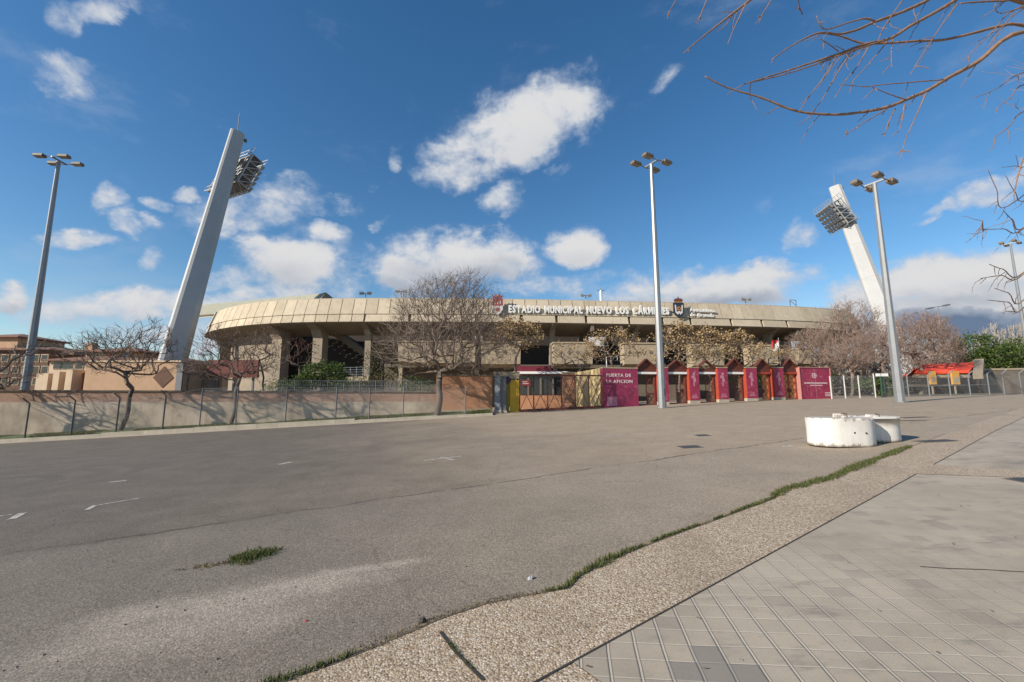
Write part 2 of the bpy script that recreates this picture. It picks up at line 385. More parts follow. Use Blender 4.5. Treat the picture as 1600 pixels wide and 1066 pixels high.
# ------------------------------------------------------------------ mesh builder
class MB:
    def __init__(s): s.v = []; s.f = []; s.mi = []; s.m = 0
    def add(s, vs, fs):
        k = len(s.v); s.v += [tuple(p) for p in vs]
        for f in fs: s.f.append(tuple(i+k for i in f)); s.mi.append(s.m)
    def box(s, c, size, M=None):
        x, y, z = size[0]/2, size[1]/2, size[2]/2
        vs = [Vector((a*x, b*y, d*z)) for d in (-1, 1) for b in (-1, 1) for a in (-1, 1)]
        c = Vector(c)
        vs = [((M @ p) if M else p)+c for p in vs]
        s.add(vs, [(0, 2, 3, 1), (4, 5, 7, 6), (0, 1, 5, 4), (2, 6, 7, 3), (0, 4, 6, 2), (1, 3, 7, 5)])
    def hexa(s, a, b):
        """two matching loops a (lower) and b (upper) joined into a closed solid"""
        n = len(a)
        s.add(list(a)+list(b), [tuple(range(n-1, -1, -1)), tuple(range(n, 2*n))]+[(i, (i+1) % n, n+(i+1) % n, n+i) for i in range(n)])
    def bar(s, a, b, w, h=None, up=Vector((0, 0, 1))):
        a, b = Vector(a), Vector(b); h = h or w
        d = (b-a).normalized()
        x = d.cross(up)
        if x.length < 1e-4: x = d.cross(Vector((1, 0, 0)))
        x.normalize(); y = x.cross(d)
        q = [x*(i*w/2)+y*(j*h/2) for i, j in ((-1, -1), (1, -1), (1, 1), (-1, 1))]
        s.hexa([a+o for o in q], [b+o for o in q])
    def tube(s, pts, rad, n=6, cap=True):
        pts = [Vector(p) for p in pts]; L = len(pts)
        if isinstance(rad, (int, float)): rad = [rad]*L
        k = len(s.v); ref = None
        for i, p in enumerate(pts):
            d = (pts[min(i+1, L-1)]-pts[max(i-1, 0)])
            if d.length < 1e-9: d = Vector((0, 0, 1))
            d.normalize()
            if ref is None:
                ref = d.cross(Vector((0, 0, 1)))
                if ref.length < .05: ref = d.cross(Vector((1, 0, 0)))
            ref = (ref-d*ref.dot(d)); ref.normalize()
            w = d.cross(ref)
            for j in range(n):
                a = 2*math.pi*j/n
                q = p+(ref*math.cos(a)+w*math.sin(a))*rad[i]
                s.v.append((q.x, q.y, q.z))
        for i in range(L-1):
            for j in range(n):
                s.f.append((k+i*n+j, k+i*n+(j+1) % n, k+(i+1)*n+(j+1) % n, k+(i+1)*n+j)); s.mi.append(s.m)
        if cap:
            s.f.append(tuple(k+j for j in range(n-1, -1, -1))); s.mi.append(s.m)
            s.f.append(tuple(k+(L-1)*n+j for j in range(n))); s.mi.append(s.m)
    def prism(s, poly, d):
        d = Vector(d); a = [Vector(p) for p in poly]
        s.hexa(a, [p+d for p in a])
    def build(s, name, m, parent=None, smooth=False):
        me = bpy.data.meshes.new(name); me.from_pydata(s.v, [], s.f)
        ms = m if isinstance(m, (list, tuple)) else [m]
        for x in ms: me.materials.append(x)
        if len(ms) > 1: me.polygons.foreach_set('material_index', s.mi)
        if smooth: me.polygons.foreach_set('use_smooth', [True]*len(me.polygons))
        me.update()
        return link(name, me, parent)
def link(name, me, parent=None):
    o = bpy.data.objects.new(name, me); COL.objects.link(o)
    if parent:
        o.parent = parent
        w = parent.matrix_basis.copy()
        if parent.parent: w = parent.parent.matrix_basis @ w
        o.matrix_parent_inverse = w.inverted() if parent.get('_world') else Matrix()
    return o
def bevel(o, w, seg=2):
    m = o.modifiers.new('edge', 'BEVEL'); m.width = w; m.segments = seg; m.limit_method = 'ANGLE'; m.angle_limit = R(40)
    return o
def tag(o, label=None, cat=None, group=None, kind=None):
    for k, x in (('label', label), ('category', cat), ('group', group), ('kind', kind)):
        if x: o[k] = x
    return o
def empty(name, loc, label, cat, group=None, rz=0, world=True):
    """base of a thing; world=True: its parts are modelled in world coordinates"""
    o = bpy.data.objects.new(name, None); COL.objects.link(o)
    o.empty_display_size = .3
    o.location = loc; o.rotation_euler = (0, 0, rz)
    o.matrix_basis = Matrix.Translation(Vector(loc)) @ Matrix.Rotation(rz, 4, 'Z')
    tag(o, label, cat, group)
    if world: WORLD.add(o.name)
    return o
WORLD = set()
def _link(name, me, parent=None):
    o = bpy.data.objects.new(name, me); COL.objects.link(o)
    if parent:
        o.parent = parent
        root = parent
        while root.parent: root = root.parent
        if root.name in WORLD and parent is root: o.matrix_parent_inverse = root.matrix_basis.inverted()
    return o
link = _link
def copy_thing(root, loc, rz=None, scale=None, label=None, cat=None, group=None):
    def cp(o, par):
        c = o.copy(); COL.objects.link(c); c.parent = par
        if par: c.matrix_parent_inverse = o.matrix_parent_inverse.copy()
        for k in o.children: cp(k, c)
        return c
    c = cp(root, None)
    c.location = loc
    if rz is not None: c.rotation_euler = (0, 0, rz)
    if scale is not None: c.scale = scale if isinstance(scale, (tuple, list)) else (scale,)*3
    if label: c['label'] = label
    if group: c['group'] = group
    return c
def textmesh(t, size, ext, bold=.0, spc=1.0):
    cu = bpy.data.curves.new('t', 'FONT'); cu.body = t; cu.size = size; cu.extrude = ext; cu.offset = bold
    cu.space_character = spc
    cu.align_x = 'CENTER'; cu.resolution_u = 3
    o = bpy.data.objects.new('t', cu); COL.objects.link(o)
    dg = bpy.context.evaluated_depsgraph_get()
    me = bpy.data.meshes.new_from_object(o.evaluated_get(dg))
    bpy.data.objects.remove(o); bpy.data.curves.remove(cu)
    return me

# ------------------------------------------------------------------ ground
def sheet(name, A, B, off, m, kind='structure'):
    """surface between two matching polylines, subdivided, lying off above the ground"""
    mb = MB(); n = len(A)
    K = max(1, int(max((Vector(a[:2])-Vector(b[:2])).length for a, b in zip(A, B))/.6))
    K = min(K, 60)
    for a, b in zip(A, B):
        for k in range(K+1):
            t = k/K; x = a[0]*(1-t)+b[0]*t; y = a[1]*(1-t)+b[1]*t
            mb.v.append((x, y, gz(x, y)+off))
    for i in range(n-1):
        for k in range(K):
            mb.f.append((i*(K+1)+k, i*(K+1)+k+1, (i+1)*(K+1)+k+1, (i+1)*(K+1)+k)); mb.mi.append(0)
    # face up
    f = mb.f[0]; p = [Vector(mb.v[i]) for i in f]
    if (p[1]-p[0]).cross(p[2]-p[1]).z < 0: mb.f = [t[::-1] for t in mb.f]
    o = mb.build(name, m); tag(o, kind=kind); return o
def resample(pts, step=.35):
    out = [Vector((p[0], p[1])) for p in pts[:1]]
    for a, b in zip(pts, pts[1:]):
        a, b = Vector((a[0], a[1])), Vector((b[0], b[1])); L = (b-a).length; n = max(1, int(L/step))
        for i in range(1, n+1): out.append(a.lerp(b, i/n))
    return out
xs = sorted(set([-300, -200, -140, -100]+[k[0] for k in KX]+list(range(-70, 91, 5))+[120, 160, 220, 300]))
ys = sorted(set([-100, -70]+[k[0] for k in KY]+list(range(-40, 61, 4))+[80, 110, 150, 220, 320, 460]))
mb = MB()
for y in ys:
    for x in xs: mb.v.append((x, y, gz(x, y)))
nx = len(xs)
for j in range(len(ys)-1):
    for i in range(nx-1): mb.f.append((j*nx+i, j*nx+i+1, (j+1)*nx+i+1, (j+1)*nx+i)); mb.mi.append(0)
tag(mb.build('ground', ASPH), kind='structure')

# line where the asphalt meets the aggregate strip, and where that strip meets the tiles
EDGE_PX = [(445, 1066), (520, 1040), (640, 990), (690, 968), (760, 945), (830, 931), (890, 921), (905, 903), (960, 874), (1040, 842), (1140, 806), (1210, 780), (1230, 766), (1300, 749), (1340, 731), (1420, 700)]
edge = [G(u, v) for u, v in EDGE_PX]
d = (edge[0]-edge[1]); d.normalize()
far_dir = (edge[-1]-edge[9]).normalized()
edge = [edge[0]+d*9, edge[0]+d*2]+edge+[edge[-1]+far_dir*k for k in (3, 7, 12, 20, 30)]
TIL_PX = [(895, 1037), (935, 1015), (1160, 887), (1265, 832), (1450, 732), (1505, 695), (1600, 650)]
til = [G(u, v) for u, v in TIL_PX]
t0 = til[0]; td = (til[4]-til[0]).normalized()
til_line = [t0-td*11, t0]+[t0+td*((p-t0).dot(td)) for p in til[1:]]+[t0+td*k for k in (30, 44)]
E2 = resample(edge, .3)
def along(p): return (Vector((p[0], p[1]))-Vector((t0.x, t0.y))).dot(Vector((td.x, td.y)).normalized())
tl2 = Vector((td.x, td.y)).normalized()
A = E2; Bq = [Vector((t0.x, t0.y))+tl2*along(p) for p in E2]
sheet('aggregate_strip', A, Bq, .006, PEB)
right = Vector((tl2.y, -tl2.x))
# tiled pavement, with a cross band of aggregate and the strip continuing on the near side
la = [Vector((t0.x, t0.y))+tl2*k*.5 for k in range(0, 90)]
lb = [p+right*16 for p in la]
sheet('tiled_pavement', la, lb, .010, TILES)
lc = [Vector((t0.x, t0.y))+tl2*(-k*.5) for k in range(0, 20)]
sheet('aggregate_margin', lc, [p+right*16 for p in lc], .007, PEB)
c1, c2, c3, c4 = G(1452, 727), G(1600, 737), G(1600, 748), G(1430, 742)
q1 = [Vector((c1.x, c1.y)), Vector((c1.x, c1.y))+(Vector((c2.x-c1.x, c2.y-c1.y)))*3]
q2 = [Vector((c4.x, c4.y)), Vector((c4.x, c4.y))+(Vector((c3.x-c4.x, c3.y-c4.y)))*3]
qa = [q1[0].lerp(q1[1], i/20) for i in range(21)]; qb = [q2[0].lerp(q2[1], i/20) for i in range(21)]
sheet('aggregate_band', qa, qb, .016, PEB)
# dark joints of the strip
DARKJ = mat('dark_joint', (.045, .04, .033), .3, 9, .95)
def line_strip(name, px, w, off, m, label=None, cat=None, group=None, kind=None, pts=None):
    pts = pts or [G(u, v) for u, v in px]
    q = resample([(p.x, p.y) for p in pts], .25)
    A, B = [], []
    for i, p in enumerate(q):
        d = (q[min(i+1, len(q)-1)]-q[max(i-1, 0)]).normalized(); nn = Vector((-d.y, d.x))
        jit = 1
        A.append(p+nn*w/2*jit); B.append(p-nn*w/2*jit)
    o = sheet(name, A, B, off, m, kind=kind)
    if label: tag(o, label, cat, group)
    return o
line_strip('pavement_joint', None, .013, .014, DARKJ, kind='structure', pts=[Vector((t0.x, t0.y, 0))+Vector((tl2.x, tl2.y, 0))*k for k in (-6, 0, 10, 30)])
line_strip('pavement_crack', [(1438, 888), (1480, 891), (1540, 893), (1640, 899)], .011, .0145, DARKJ, kind='structure')
line_strip('pavement_joint', [(688, 990), (712, 1022), (755, 1066)], .022, .012, DARKJ, kind='structure')

# road markings: the worn corner ticks of the parking bays
MK = 'worn white parking bay marks'
def mark(segs, label):
    mb = MB()
    for (a, b, w) in segs:
        a, b = G(*a), G(*b); d = Vector((b.x-a.x, b.y-a.y)).normalized(); nn = Vector((-d.y, d.x))*w/2
        n = 6
        for i in range(n+1):
            t = i/n; x, y = a.x+(b.x-a.x)*t, a.y+(b.y-a.y)*t
            mb.v += [(x+nn.x, y+nn.y, gz(x+nn.x, y+nn.y)+.005), (x-nn.x, y-nn.y, gz(x-nn.x, y-nn.y)+.005)]
        k = len(mb.v)-2*(n+1)
        for i in range(n): mb.f.append((k+2*i, k+2*i+1, k+2*i+3, k+2*i+2)); mb.mi.append(0)
    o = mb.build('road_marking', PAINT); tag(o, label, 'road marking', MK)
mark([((146, 791), (217, 779), .06), ((136, 797), (149, 790), .08)], 'white L-shaped painted tick on dark asphalt with a long arm')
mark([((-30, 812), (18, 804), .05), ((17, 812), (36, 802), .10)], 'white painted tick on asphalt cut by the left edge of the photo')
mark([((662, 720), (721, 713), .10), ((690, 715), (708, 719), .12)], 'white T-shaped painted tick on asphalt in front of the bare round tree')
mark([((436, 726), (456, 722), .14)], 'short faint white painted dash on asphalt below the dark shrub')
mark([((935, 684), (995, 678), .08)], 'thin white painted line on asphalt in front of the lettered gate panel')
mark([((1224, 698), (1240, 697), .14)], 'small white painted dash left of the white concrete blocks')
mark([((170, 754), (198, 751), .12)], 'pale worn painted dash above the L-shaped tick')
mark([((780, 664), (800, 663), .14)], 'tiny white painted dash before the grey gate posts')

# kerb on the left and the verge it holds back
KP = [(-180, 704), (0, 692), (107, 686), (250, 678), (400, 669), (520, 661), (640, 656), (770, 649)]
kp = [G(u, v) for u, v in KP]
k2 = Vector((kp[-1].x-kp[1].x, kp[-1].y-kp[1].y)).normalized()
kn = Vector((-k2.y, k2.x))       # towards the wall
k0 = Vector((kp[1].x, kp[1].y))
KEND = along_end = (Vector((kp[-1].x, kp[-1].y))-k0).dot(k2)
def K(s, off=0.0): return k0+k2*s+kn*off
def K3(s, off=0.0, h=0.0):
    p = K(s, off); return Vector((p.x, p.y, gz(p.x, p.y)+h))
kerb_runs = [(-22, 4.5, .16), (4.5, 9.0, .22), (9.0, 17.6, .25), (17.6, 22.5, .17), (22.5, KEND, .14)]
for i, (a, b, h) in enumerate(kerb_runs):
    mb = MB(); n = max(1, int((b-a)/1.0))
    for j in range(n):
        s0, s1 = a+(b-a)*j/n+.006, a+(b-a)*(j+1)/n-.006
        mb.hexa([K3(s0, 0, -.1), K3(s1, 0, -.1), K3(s1, .28, -.1), K3(s0, .28, -.1)], [K3(s0, 0.02, h), K3(s1, .02, h), K3(s1, .28, h), K3(s0, .28, h)])
    o = mb.build('kerb', PAVC); tag(o, kind='structure')
sheet('gutter', [K(s, -1.0+.25*s/26) for s in [x*.5 for x in range(-44, 62)]], [K(s, .01) for s in [x*.5 for x in range(-44, 62)]], .005, mat('gutter_concrete', (.37, .31, .235), .15, .7, .9, bmp=.1))
WOFF = 2.3       # wall behind the kerb
mb = MB()
for i, s in enumerate([x*.5 for x in range(-44, int(KEND*2)+2)]):
    for j, (o, h) in enumerate([(.27, .15), (.8, .20), (1.4, .21), (WOFF+.1, .23)]):
        mb.v.append(tuple(K3(s, o, h+(.05*math.sin(s*1.3+j) if j else 0))))
    if i:
        for j in range(3):
            k = (i-1)*4+j; mb.f.append((k, k+4, k+5, k+1)); mb.mi.append(0)
f = mb.f[0]; pp = [Vector(mb.v[i]) for i in f]
if (pp[1]-pp[0]).cross(pp[2]-pp[1]).z < 0: mb.f = [t[::-1] for t in mb.f]
tag(mb.build('verge', SOIL), kind='structure')
# land beyond the right-hand fence and behind the gate
EARTH = None
def earth():
    m, nt, b = _nt('park_earth')
    f = noise(nt, pos(nt), .35, 6, .65); f2 = noise(nt, pos(nt, loc=(5, 5, 5)), 3, 5, .6)
    g = ramp(nt, f2, [(.3, (.05, .065, .025)), (.7, (.10, .11, .045))]); d = ramp(nt, f2, [(.3, (.12, .075, .05)), (.7, (.19, .125, .085))])
    nt.links.new(mixc(nt, sm(nt, f, .45, .6), d, g), b.inputs['Base Color']); b.inputs['Roughness'].default_value = .95
    return m
sheet('park_ground', [(34+i*2.0, 36.2+i*.42) for i in range(0, 32)], [(36+i*2.2, 110) for i in range(0, 32)], .02, earth())

# ------------------------------------------------------------------ grass
def blades(mb, p, n, spread, h, rng, lean=.5, w=.006):
    for _ in range(n):
        a = rng.random()*6.283; r = spread*math.sqrt(rng.random())
        x, y = p[0]+r*math.cos(a), p[1]+r*math.sin(a)
        z = gz(x, y)+p[2]
        hh = h*(.45+.75*rng.random()); b = rng.random()*6.283
        l = lean*hh*(.3+rng.random()); a2 = rng.random()*6.283
        dx, dy = math.cos(b)*w, math.sin(b)*w; ex, ey = math.cos(a2)*l, math.sin(a2)*l
        mb.add([(x-dx, y-dy, z-.01), (x+dx, y+dy, z-.01), (x+ex*.4+dx*.8, y+ey*.4+dy*.8, z+hh*.6), (x+ex*.4-dx*.8, y+ey*.4-dy*.8, z+hh*.6), (x+ex, y+ey, z+hh)], [(0, 1, 2, 3), (3, 2, 4)])
line_strip('soil_seam', None, .013, .009, mat('seam_soil', (.11, .085, .06), .35, 7, .95, bmp=.3), kind='structure', pts=[p for p in edge[1:-4]])
rng = random.Random(5)
mbg, mbs = MB(), MB()
el = resample(edge, .03)
from mathutils import noise as mnoise
for p in el:
    u, v = PIX((p.x, p.y, gz(p.x, p.y)))
    if u < 300 or u > 1600 or v > 1110: continue
    n1 = mnoise.noise(Vector((p.x*1.1, p.y*1.1, 3)))+.35*mnoise.noise(Vector((p.x*4, p.y*4, 9)))
    thick = .014+.06*max(0, n1+.32)
    green = (u > 860 and n1 > -.28) or (u <= 860 and n1 > .12) or (u < 560 and n1 > -.1)
    if 1215 < u < 1295: thick += .05; green = True
    if 1060 < u < 1215: thick *= .55
    if 1300 < u < 1420: thick += .045; green = True
    if u > 1425: continue
    if u < 880: thick *= .8
    o = (rng.random()-.6)*thick
    base = (p.x-.02+o*.5, p.y+.02+o, .008)
    if green: blades(mbg, base, int(12+thick*110), thick, .026+.24*thick, rng, .8, .0035)
    if not green or rng.random() < .5: blades(mbs, base, (int(9+thick*60) if u < 880 else 5) if not green else 2, thick*1.2+(.035 if u < 880 else 0), .012, rng, 1.8, .003)
c = G(394, 870)
for _ in range(75):
    a = rng.gauss(0, .12); blades(mbg, (c.x+a*.7, c.y+a*.2+rng.gauss(0, .075), .004), 14, .05, .045, rng, .9, .0045)
for _ in range(30):
    a = rng.gauss(-.28, .16); blades(mbs, (c.x+a, c.y-.1+a*.3+rng.gauss(0, .03), .004), 8, .05, .012, rng, 1.8, .004)
c = G(712, 1022)
for _ in range(16):
    t = rng.random(); q = G(700+40*t, 1005+45*t); blades(mbg, (q.x, q.y, .008), 6, .012, .018, rng, .8, .003)
tag(mbg.build('weed_grass', GRASSM), 'thin line of green weeds along the asphalt edge', 'grass', kind='stuff')
tag(mbs.build('dry_weed_litter', STRAW), 'brown dry weeds and litter in the joint of the pavement', 'dry weeds', kind='stuff')
mbv = MB()
for _ in range(15000):
    s = rng.uniform(-6, KEND); o = rng.uniform(.3, WOFF-.05)
    if mnoise.noise(Vector((s*.45, o, 1.5))) < -.12: continue
    p = K(s, o); blades(mbv, (p.x, p.y, .19), 3, .14, .12, rng, .7, .018)
tag(mbv.build('verge_grass', GRASSM), 'short green grass on the verge in front of the left wall', 'grass', kind='stuff')
# ------------------------------------------------------------------ stadium
ZB = P(680, 502.5, 48).z
RIM_PX = [(303, 524.6), (310, 521.5), (322.5, 518.5), (343, 513), (372, 508), (405, 505), (446, 503.4), (487.5, 502.6), (560, 502.3), (680, 502.5), (780, 503), (860, 504.2), (932, 505.5), (1000, 506.5), (1132, 509), (1223, 511.2), (1309, 514.5)]
def atz(u, v, z):
    d = ray(u, v); t = (z-CAM.z)/d.z; return CAM+d*t
rim0 = [atz(u, v, ZB) for u, v in RIM_PX]
rim0 = [Vector((p.x, p.y)) for p in rim0]
rr = [Vector((-45.5, 68)), Vector((-44.8, 63))]+rim0
last = rr[-1]
rr += [last+Vector((4.5, 1.6)), last+Vector((8.2, 4.6)), last+Vector((10.4, 8.6)), last+Vector((11.2, 13.5))]
# smooth (Catmull-Rom, then relax)
def smooth(pts, step=.4, it=220):
    q = resample(pts, step)
    for _ in range(it):
        q = [q[0]]+[(q[i-1]+q[i]*2+q[i+1])/4 for i in range(1, len(q)-1)]+[q[-1]]
    return q
RIM = smooth(rr)
SL = [0]
for a, b in zip(RIM, RIM[1:]): SL.append(SL[-1]+(b-a).length)
RL = SL[-1]
import bisect
def rim(s, off=0.0, z=0.0):
    """point on the rim at arc length s, pushed outward by off"""
    i = min(max(bisect.bisect_left(SL, s), 1), len(SL)-1)
    t = (s-SL[i-1])/(SL[i]-SL[i-1]); p = RIM[i-1].lerp(RIM[i], t)
    j0, j1 = max(i-3, 0), min(i+2, len(RIM)-1)
    d = (RIM[j1]-RIM[j0]).normalized(); nn = Vector((d.y, -d.x))
    p = p+nn*off
    return Vector((p.x, p.y, z))
def rim_dir(s):
    a, b = rim(s-.5), rim(s+.5); return (b-a).normalized()
def s_at(u, z=None, off=0.0):
    z = z or ZB
    best = None
    for k in range(0, int(RL*4)):
        s = k/4; p = rim(s, off, z)
        if p.y > 63: continue
        e = abs(PIX(p)[0]-u)
        if best is None or e < best[0]: best = (e, s)
    s = best[1]; lo, hi = s-.3, s+.3
    for _ in range(25):
        m = (lo+hi)/2
        if PIX(rim(m, off, z))[0] < u: lo = m
        else: hi = m
    return (lo+hi)/2
ZM = P(560, 491, 48.4).z; ZT = P(560, 467.3, 48.95).z
OM, OT = -.26, -.86
st = empty('stadium', (0, 50, gz(0, 50)), 'large oval concrete stadium with a sloping panelled rim and white lettering', 'stadium')
SL_split = s_at(565)
def panel(name, s0, s1, z0, o0, z1, o1, th=.22):
    mb = MB(); n = max(1, int((s1-s0)/.8))
    for i in range(n):
        a, b = s0+(s1-s0)*i/n, s0+(s1-s0)*(i+1)/n
        q = [rim(a, o0, z0), rim(b, o0, z0), rim(b, o1, z1), rim(a, o1, z1)]
        r_ = [rim(a, o0-th, z0), rim(b, o0-th, z0), rim(b, o1-th, z1), rim(a, o1-th, z1)]
        k = len(mb.v)
        mb.v += [tuple(p) for p in q+r_]
        fs = [(0, 1, 2, 3), (7, 6, 5, 4), (0, 4, 5, 1), (3, 2, 6, 7)]
        if i == 0: fs.append((0, 3, 7, 4))
        if i == n-1: fs.append((1, 5, 6, 2))
        for f in fs: mb.f.append(tuple(k+j for j in f)); mb.mi.append(0)
    return mb.build(name, CONC, st)
s = 0.4; k = 0
while s < RL-1.6 and k < 99:
    panel('upper_panel', s+.035, s+1.42-.035, ZM, OM+.06, ZT, OT); s += 1.42; k += 1
s = 0.4; k = 0
widths = [4.3, 4.9, 3.7]
while s < RL-1.6:
    wd = 1.42 if (s < SL_split-1 or s > s_at(1262)) else (5.2 if k % 3 == 0 else (4.1 if k % 3 == 1 else 3.5))
    if s >= SL_split-1: k += 1
    e = min(s+wd, RL)
    g = .045 if wd < 2 else .17
    panel('lower_panel', s+g, e-g, ZB, 0, ZM-.03, OM-.02, .25); s = e
def band(name, s0, s1, prof, m, step=1.0, close=False):
    """surface through profile points (off, z) swept along the rim"""
    mb = MB(); n = max(1, int((s1-s0)/step)); pn = len(prof)
    for i in range(n+1):
        a = s0+(s1-s0)*i/n
        for o, z in prof: mb.v.append(tuple(rim(a, o, z)))
    for i in range(n):
        for j in range(pn-1+(1 if close else 0)):
            j2 = (j+1) % pn
            mb.f.append((i*pn+j, (i+1)*pn+j, (i+1)*pn+j2, i*pn+j2)); mb.mi.append(0)
    if close:
        mb.f.append(tuple(range(pn))); mb.mi.append(0); mb.f.append(tuple(n*pn+j for j in range(pn-1, -1, -1))); mb.mi.append(0)
    return mb.build(name, m, st)
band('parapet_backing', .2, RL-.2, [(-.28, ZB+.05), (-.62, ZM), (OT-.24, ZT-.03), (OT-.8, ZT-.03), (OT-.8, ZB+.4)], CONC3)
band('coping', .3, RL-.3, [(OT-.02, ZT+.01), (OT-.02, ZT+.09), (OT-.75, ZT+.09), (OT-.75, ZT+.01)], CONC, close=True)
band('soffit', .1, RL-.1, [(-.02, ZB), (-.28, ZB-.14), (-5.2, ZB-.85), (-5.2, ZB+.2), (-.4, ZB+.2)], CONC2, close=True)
# back wall of the concourse: interior gloom put into its near-black colour, with three open gaps
gap_px = [(921, 951, 1), (741, 754, 1), (1241, 1266, 1)]
gaps = sorted((s_at(a, 9, -6.5), s_at(b, 9, -6.5)) for a, b, _ in gap_px)
ZG0 = P(935, 537, 54).z; ZG1 = P(935, 517, 54).z
s0 = s_at(424, 8, -6); prev = s0
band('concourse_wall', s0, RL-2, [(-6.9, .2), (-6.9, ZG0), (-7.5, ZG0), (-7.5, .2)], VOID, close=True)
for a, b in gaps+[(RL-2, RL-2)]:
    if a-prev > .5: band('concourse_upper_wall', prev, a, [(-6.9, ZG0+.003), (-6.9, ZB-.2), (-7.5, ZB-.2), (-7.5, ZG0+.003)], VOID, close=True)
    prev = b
# plain pale walls added behind the three openings to cover the blue sky
for ga, gb in gaps: band('pale_backing_wall', ga-.4, gb+.4, [(-10.4, .5), (-10.4, ZB+1.6), (-10.6, ZB+1.6), (-10.6, .5)], WHITEP, close=True)
# solid curved end wall on the left
sL0, sL1 = s_at(346, 8, -3.0), s_at(425, 8, -3.0)
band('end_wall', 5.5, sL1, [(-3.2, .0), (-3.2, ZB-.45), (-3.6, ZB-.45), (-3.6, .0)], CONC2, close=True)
# columns with flared heads
def column(u, wdt, off=-2.8, dep=1.0, name='column'):
    s = s_at(u, 7, off); t = rim_dir(s); nn = Vector((t.y, -t.x, 0))
    c = rim(s, off, 0); z0 = gz(c.x, c.y)-.2
    mb = MB()
    def loop(z, w, d0, d1): return [c+t*(-w/2)+nn*d0+Vector((0, 0, z)), c+t*(w/2)+nn*d0+Vector((0, 0, z)), c+t*(w/2)+nn*d1+Vector((0, 0, z)), c+t*(-w/2)+nn*d1+Vector((0, 0, z))]
    mb.hexa(loop(z0, wdt, -dep/2, dep/2), loop(ZB-1.6, wdt, -dep/2, dep/2))
    mb.hexa(loop(ZB-1.6, wdt-.006, -dep/2, dep/2), loop(ZB-.72, wdt-.006, -dep/2, dep/2+.6))
    mb.hexa(loop(ZB-.72, wdt-.012, -dep/2-1.2, dep/2+.6), loop(ZB-.12, wdt-.012, -dep/2-1.2, dep/2+2.0))
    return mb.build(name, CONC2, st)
for u, w_, o in ((341, 1.0, -2.6), (438, 1.5, -2.6), (500, 1.2, -2.6), (576, .7, -2.4), (862, .55, -2.2), (990, .5, -2.4), (1098, .5, -2.4), (1200, .5, -2.4), (1290, .8, -2.4)):
    column(u, w_, o, 1.3 if w_ > .9 else .8)
for u in (640, 700, 745, 800, 925, 970, 1045, 1150, 1245):
    s = s_at(u, 9, -.5); t = rim_dir(s)
    mb = MB(); a, b = rim(s, -.2, ZB-.45), rim(s, -6.6, ZB-1.4)
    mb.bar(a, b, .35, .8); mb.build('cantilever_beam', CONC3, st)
# upper tier of seats seen edge-on from below, through the opening on the left
def slab(pts, th, name, m, par=st, dz=None):
    mb = MB(); mb.prism(pts, dz or Vector((0, 0, -th))); return mb.build(name, m, par)
a, b = P(514, 512, 53), P(572, 548, 53)
mb = MB(); mb.prism([a+Vector((0, 0, .2)), b, b+Vector((0, 0, -.9)), a+Vector((0, 0, -.7))], Vector((0, 7, 0))); mb.build('seating_underside', CONC3, st)
mb = MB()
for i in range(26):
    t = (i*.37) % 1; q = a.lerp(b, t)+Vector((0, -.05, -.9-(i % 5)*.35)); mb.box(q, (.22, .03, .08))
mb.build('seat_brackets', CONC, st)
# concourse floor edge and railing at left
a, b = P(508, 590, 46), P(576, 588, 46)
slab([a, b, b+Vector((0, 7, 0)), a+Vector((0, 7, 0))], .5, 'concourse_slab', CREAM)
mb = MB()
for k in range(4): mb.bar(a+Vector((0, 0, .25+.25*k)), b+Vector((0, 0, .25+.25*k)), .04)
for k in range(8): q = a.lerp(b, k/7); mb.bar(q, q+Vector((0, 0, 1.05)), .05)
mb.build('railing', GALV, st)
# cream parapet boxes of the concourse
def balcony(u0, v0, u1, v1, Y, holes=True, nh=4):
    a, b = P(u0, v1, Y), P(u1, v1, Y); zt = P((u0+u1)/2, v0, Y).z; zb = P((u0+u1)/2, v1, Y).z
    mb = MB()
    mb.m = 0
    x0, x1 = a.x, b.x
    mb.hexa([(x0, Y, zb+.25), (x1, Y, zb+.25), (x1, Y+1.6, zb), (x0, Y+1.6, zb)], [(x0-.05, Y-.12, zt), (x1+.05, Y-.12, zt), (x1+.05, Y+1.6, zt), (x0-.05, Y+1.6, zt)])
    mb.hexa([(x0-.15, Y-.2, zt), (x1+.15, Y-.2, zt), (x1+.15, Y+1.7, zt), (x0-.15, Y+1.7, zt)], [(x0-.15, Y-.2, zt+.14), (x1+.15, Y-.2, zt+.14), (x1+.15, Y+1.7, zt+.14), (x0-.15, Y+1.7, zt+.14)])
    o = mb.build('balcony', CREAM, st)
    if holes:
        h = (zt-zb)
        for i in range(nh):
            x = x0+(x1-x0)*(i+.75)/(nh+.5); z = zb+h*.62
            d = MB(); r = .21; y = Y-.095
            d.prism([(x-r, y, z), (x, y, z-r*1.15), (x+r, y, z), (x, y, z+r*1.15)], (0, .08, 0)); d.build('diamond_hole', CONC3, o)  # no real opening: a dark plate, the shade inside the hole is its colour
    return o
for q in ((622, 535, 676, 570, 42, 4), (680, 535, 742, 571, 42, 4), (752, 536, 813, 573, 40, 4), (866, 537, 926, 573, 41, 4), (976, 538, 1026, 573, 42, 4), (1084, 540, 1132, 575, 43.5, 4), (1176, 541, 1216, 574, 45, 3)):
    balcony(q[0], q[1], q[2], q[3], q[4], True, q[5])
balcony(1250, 546, 1268, 572, 47, True, 1)
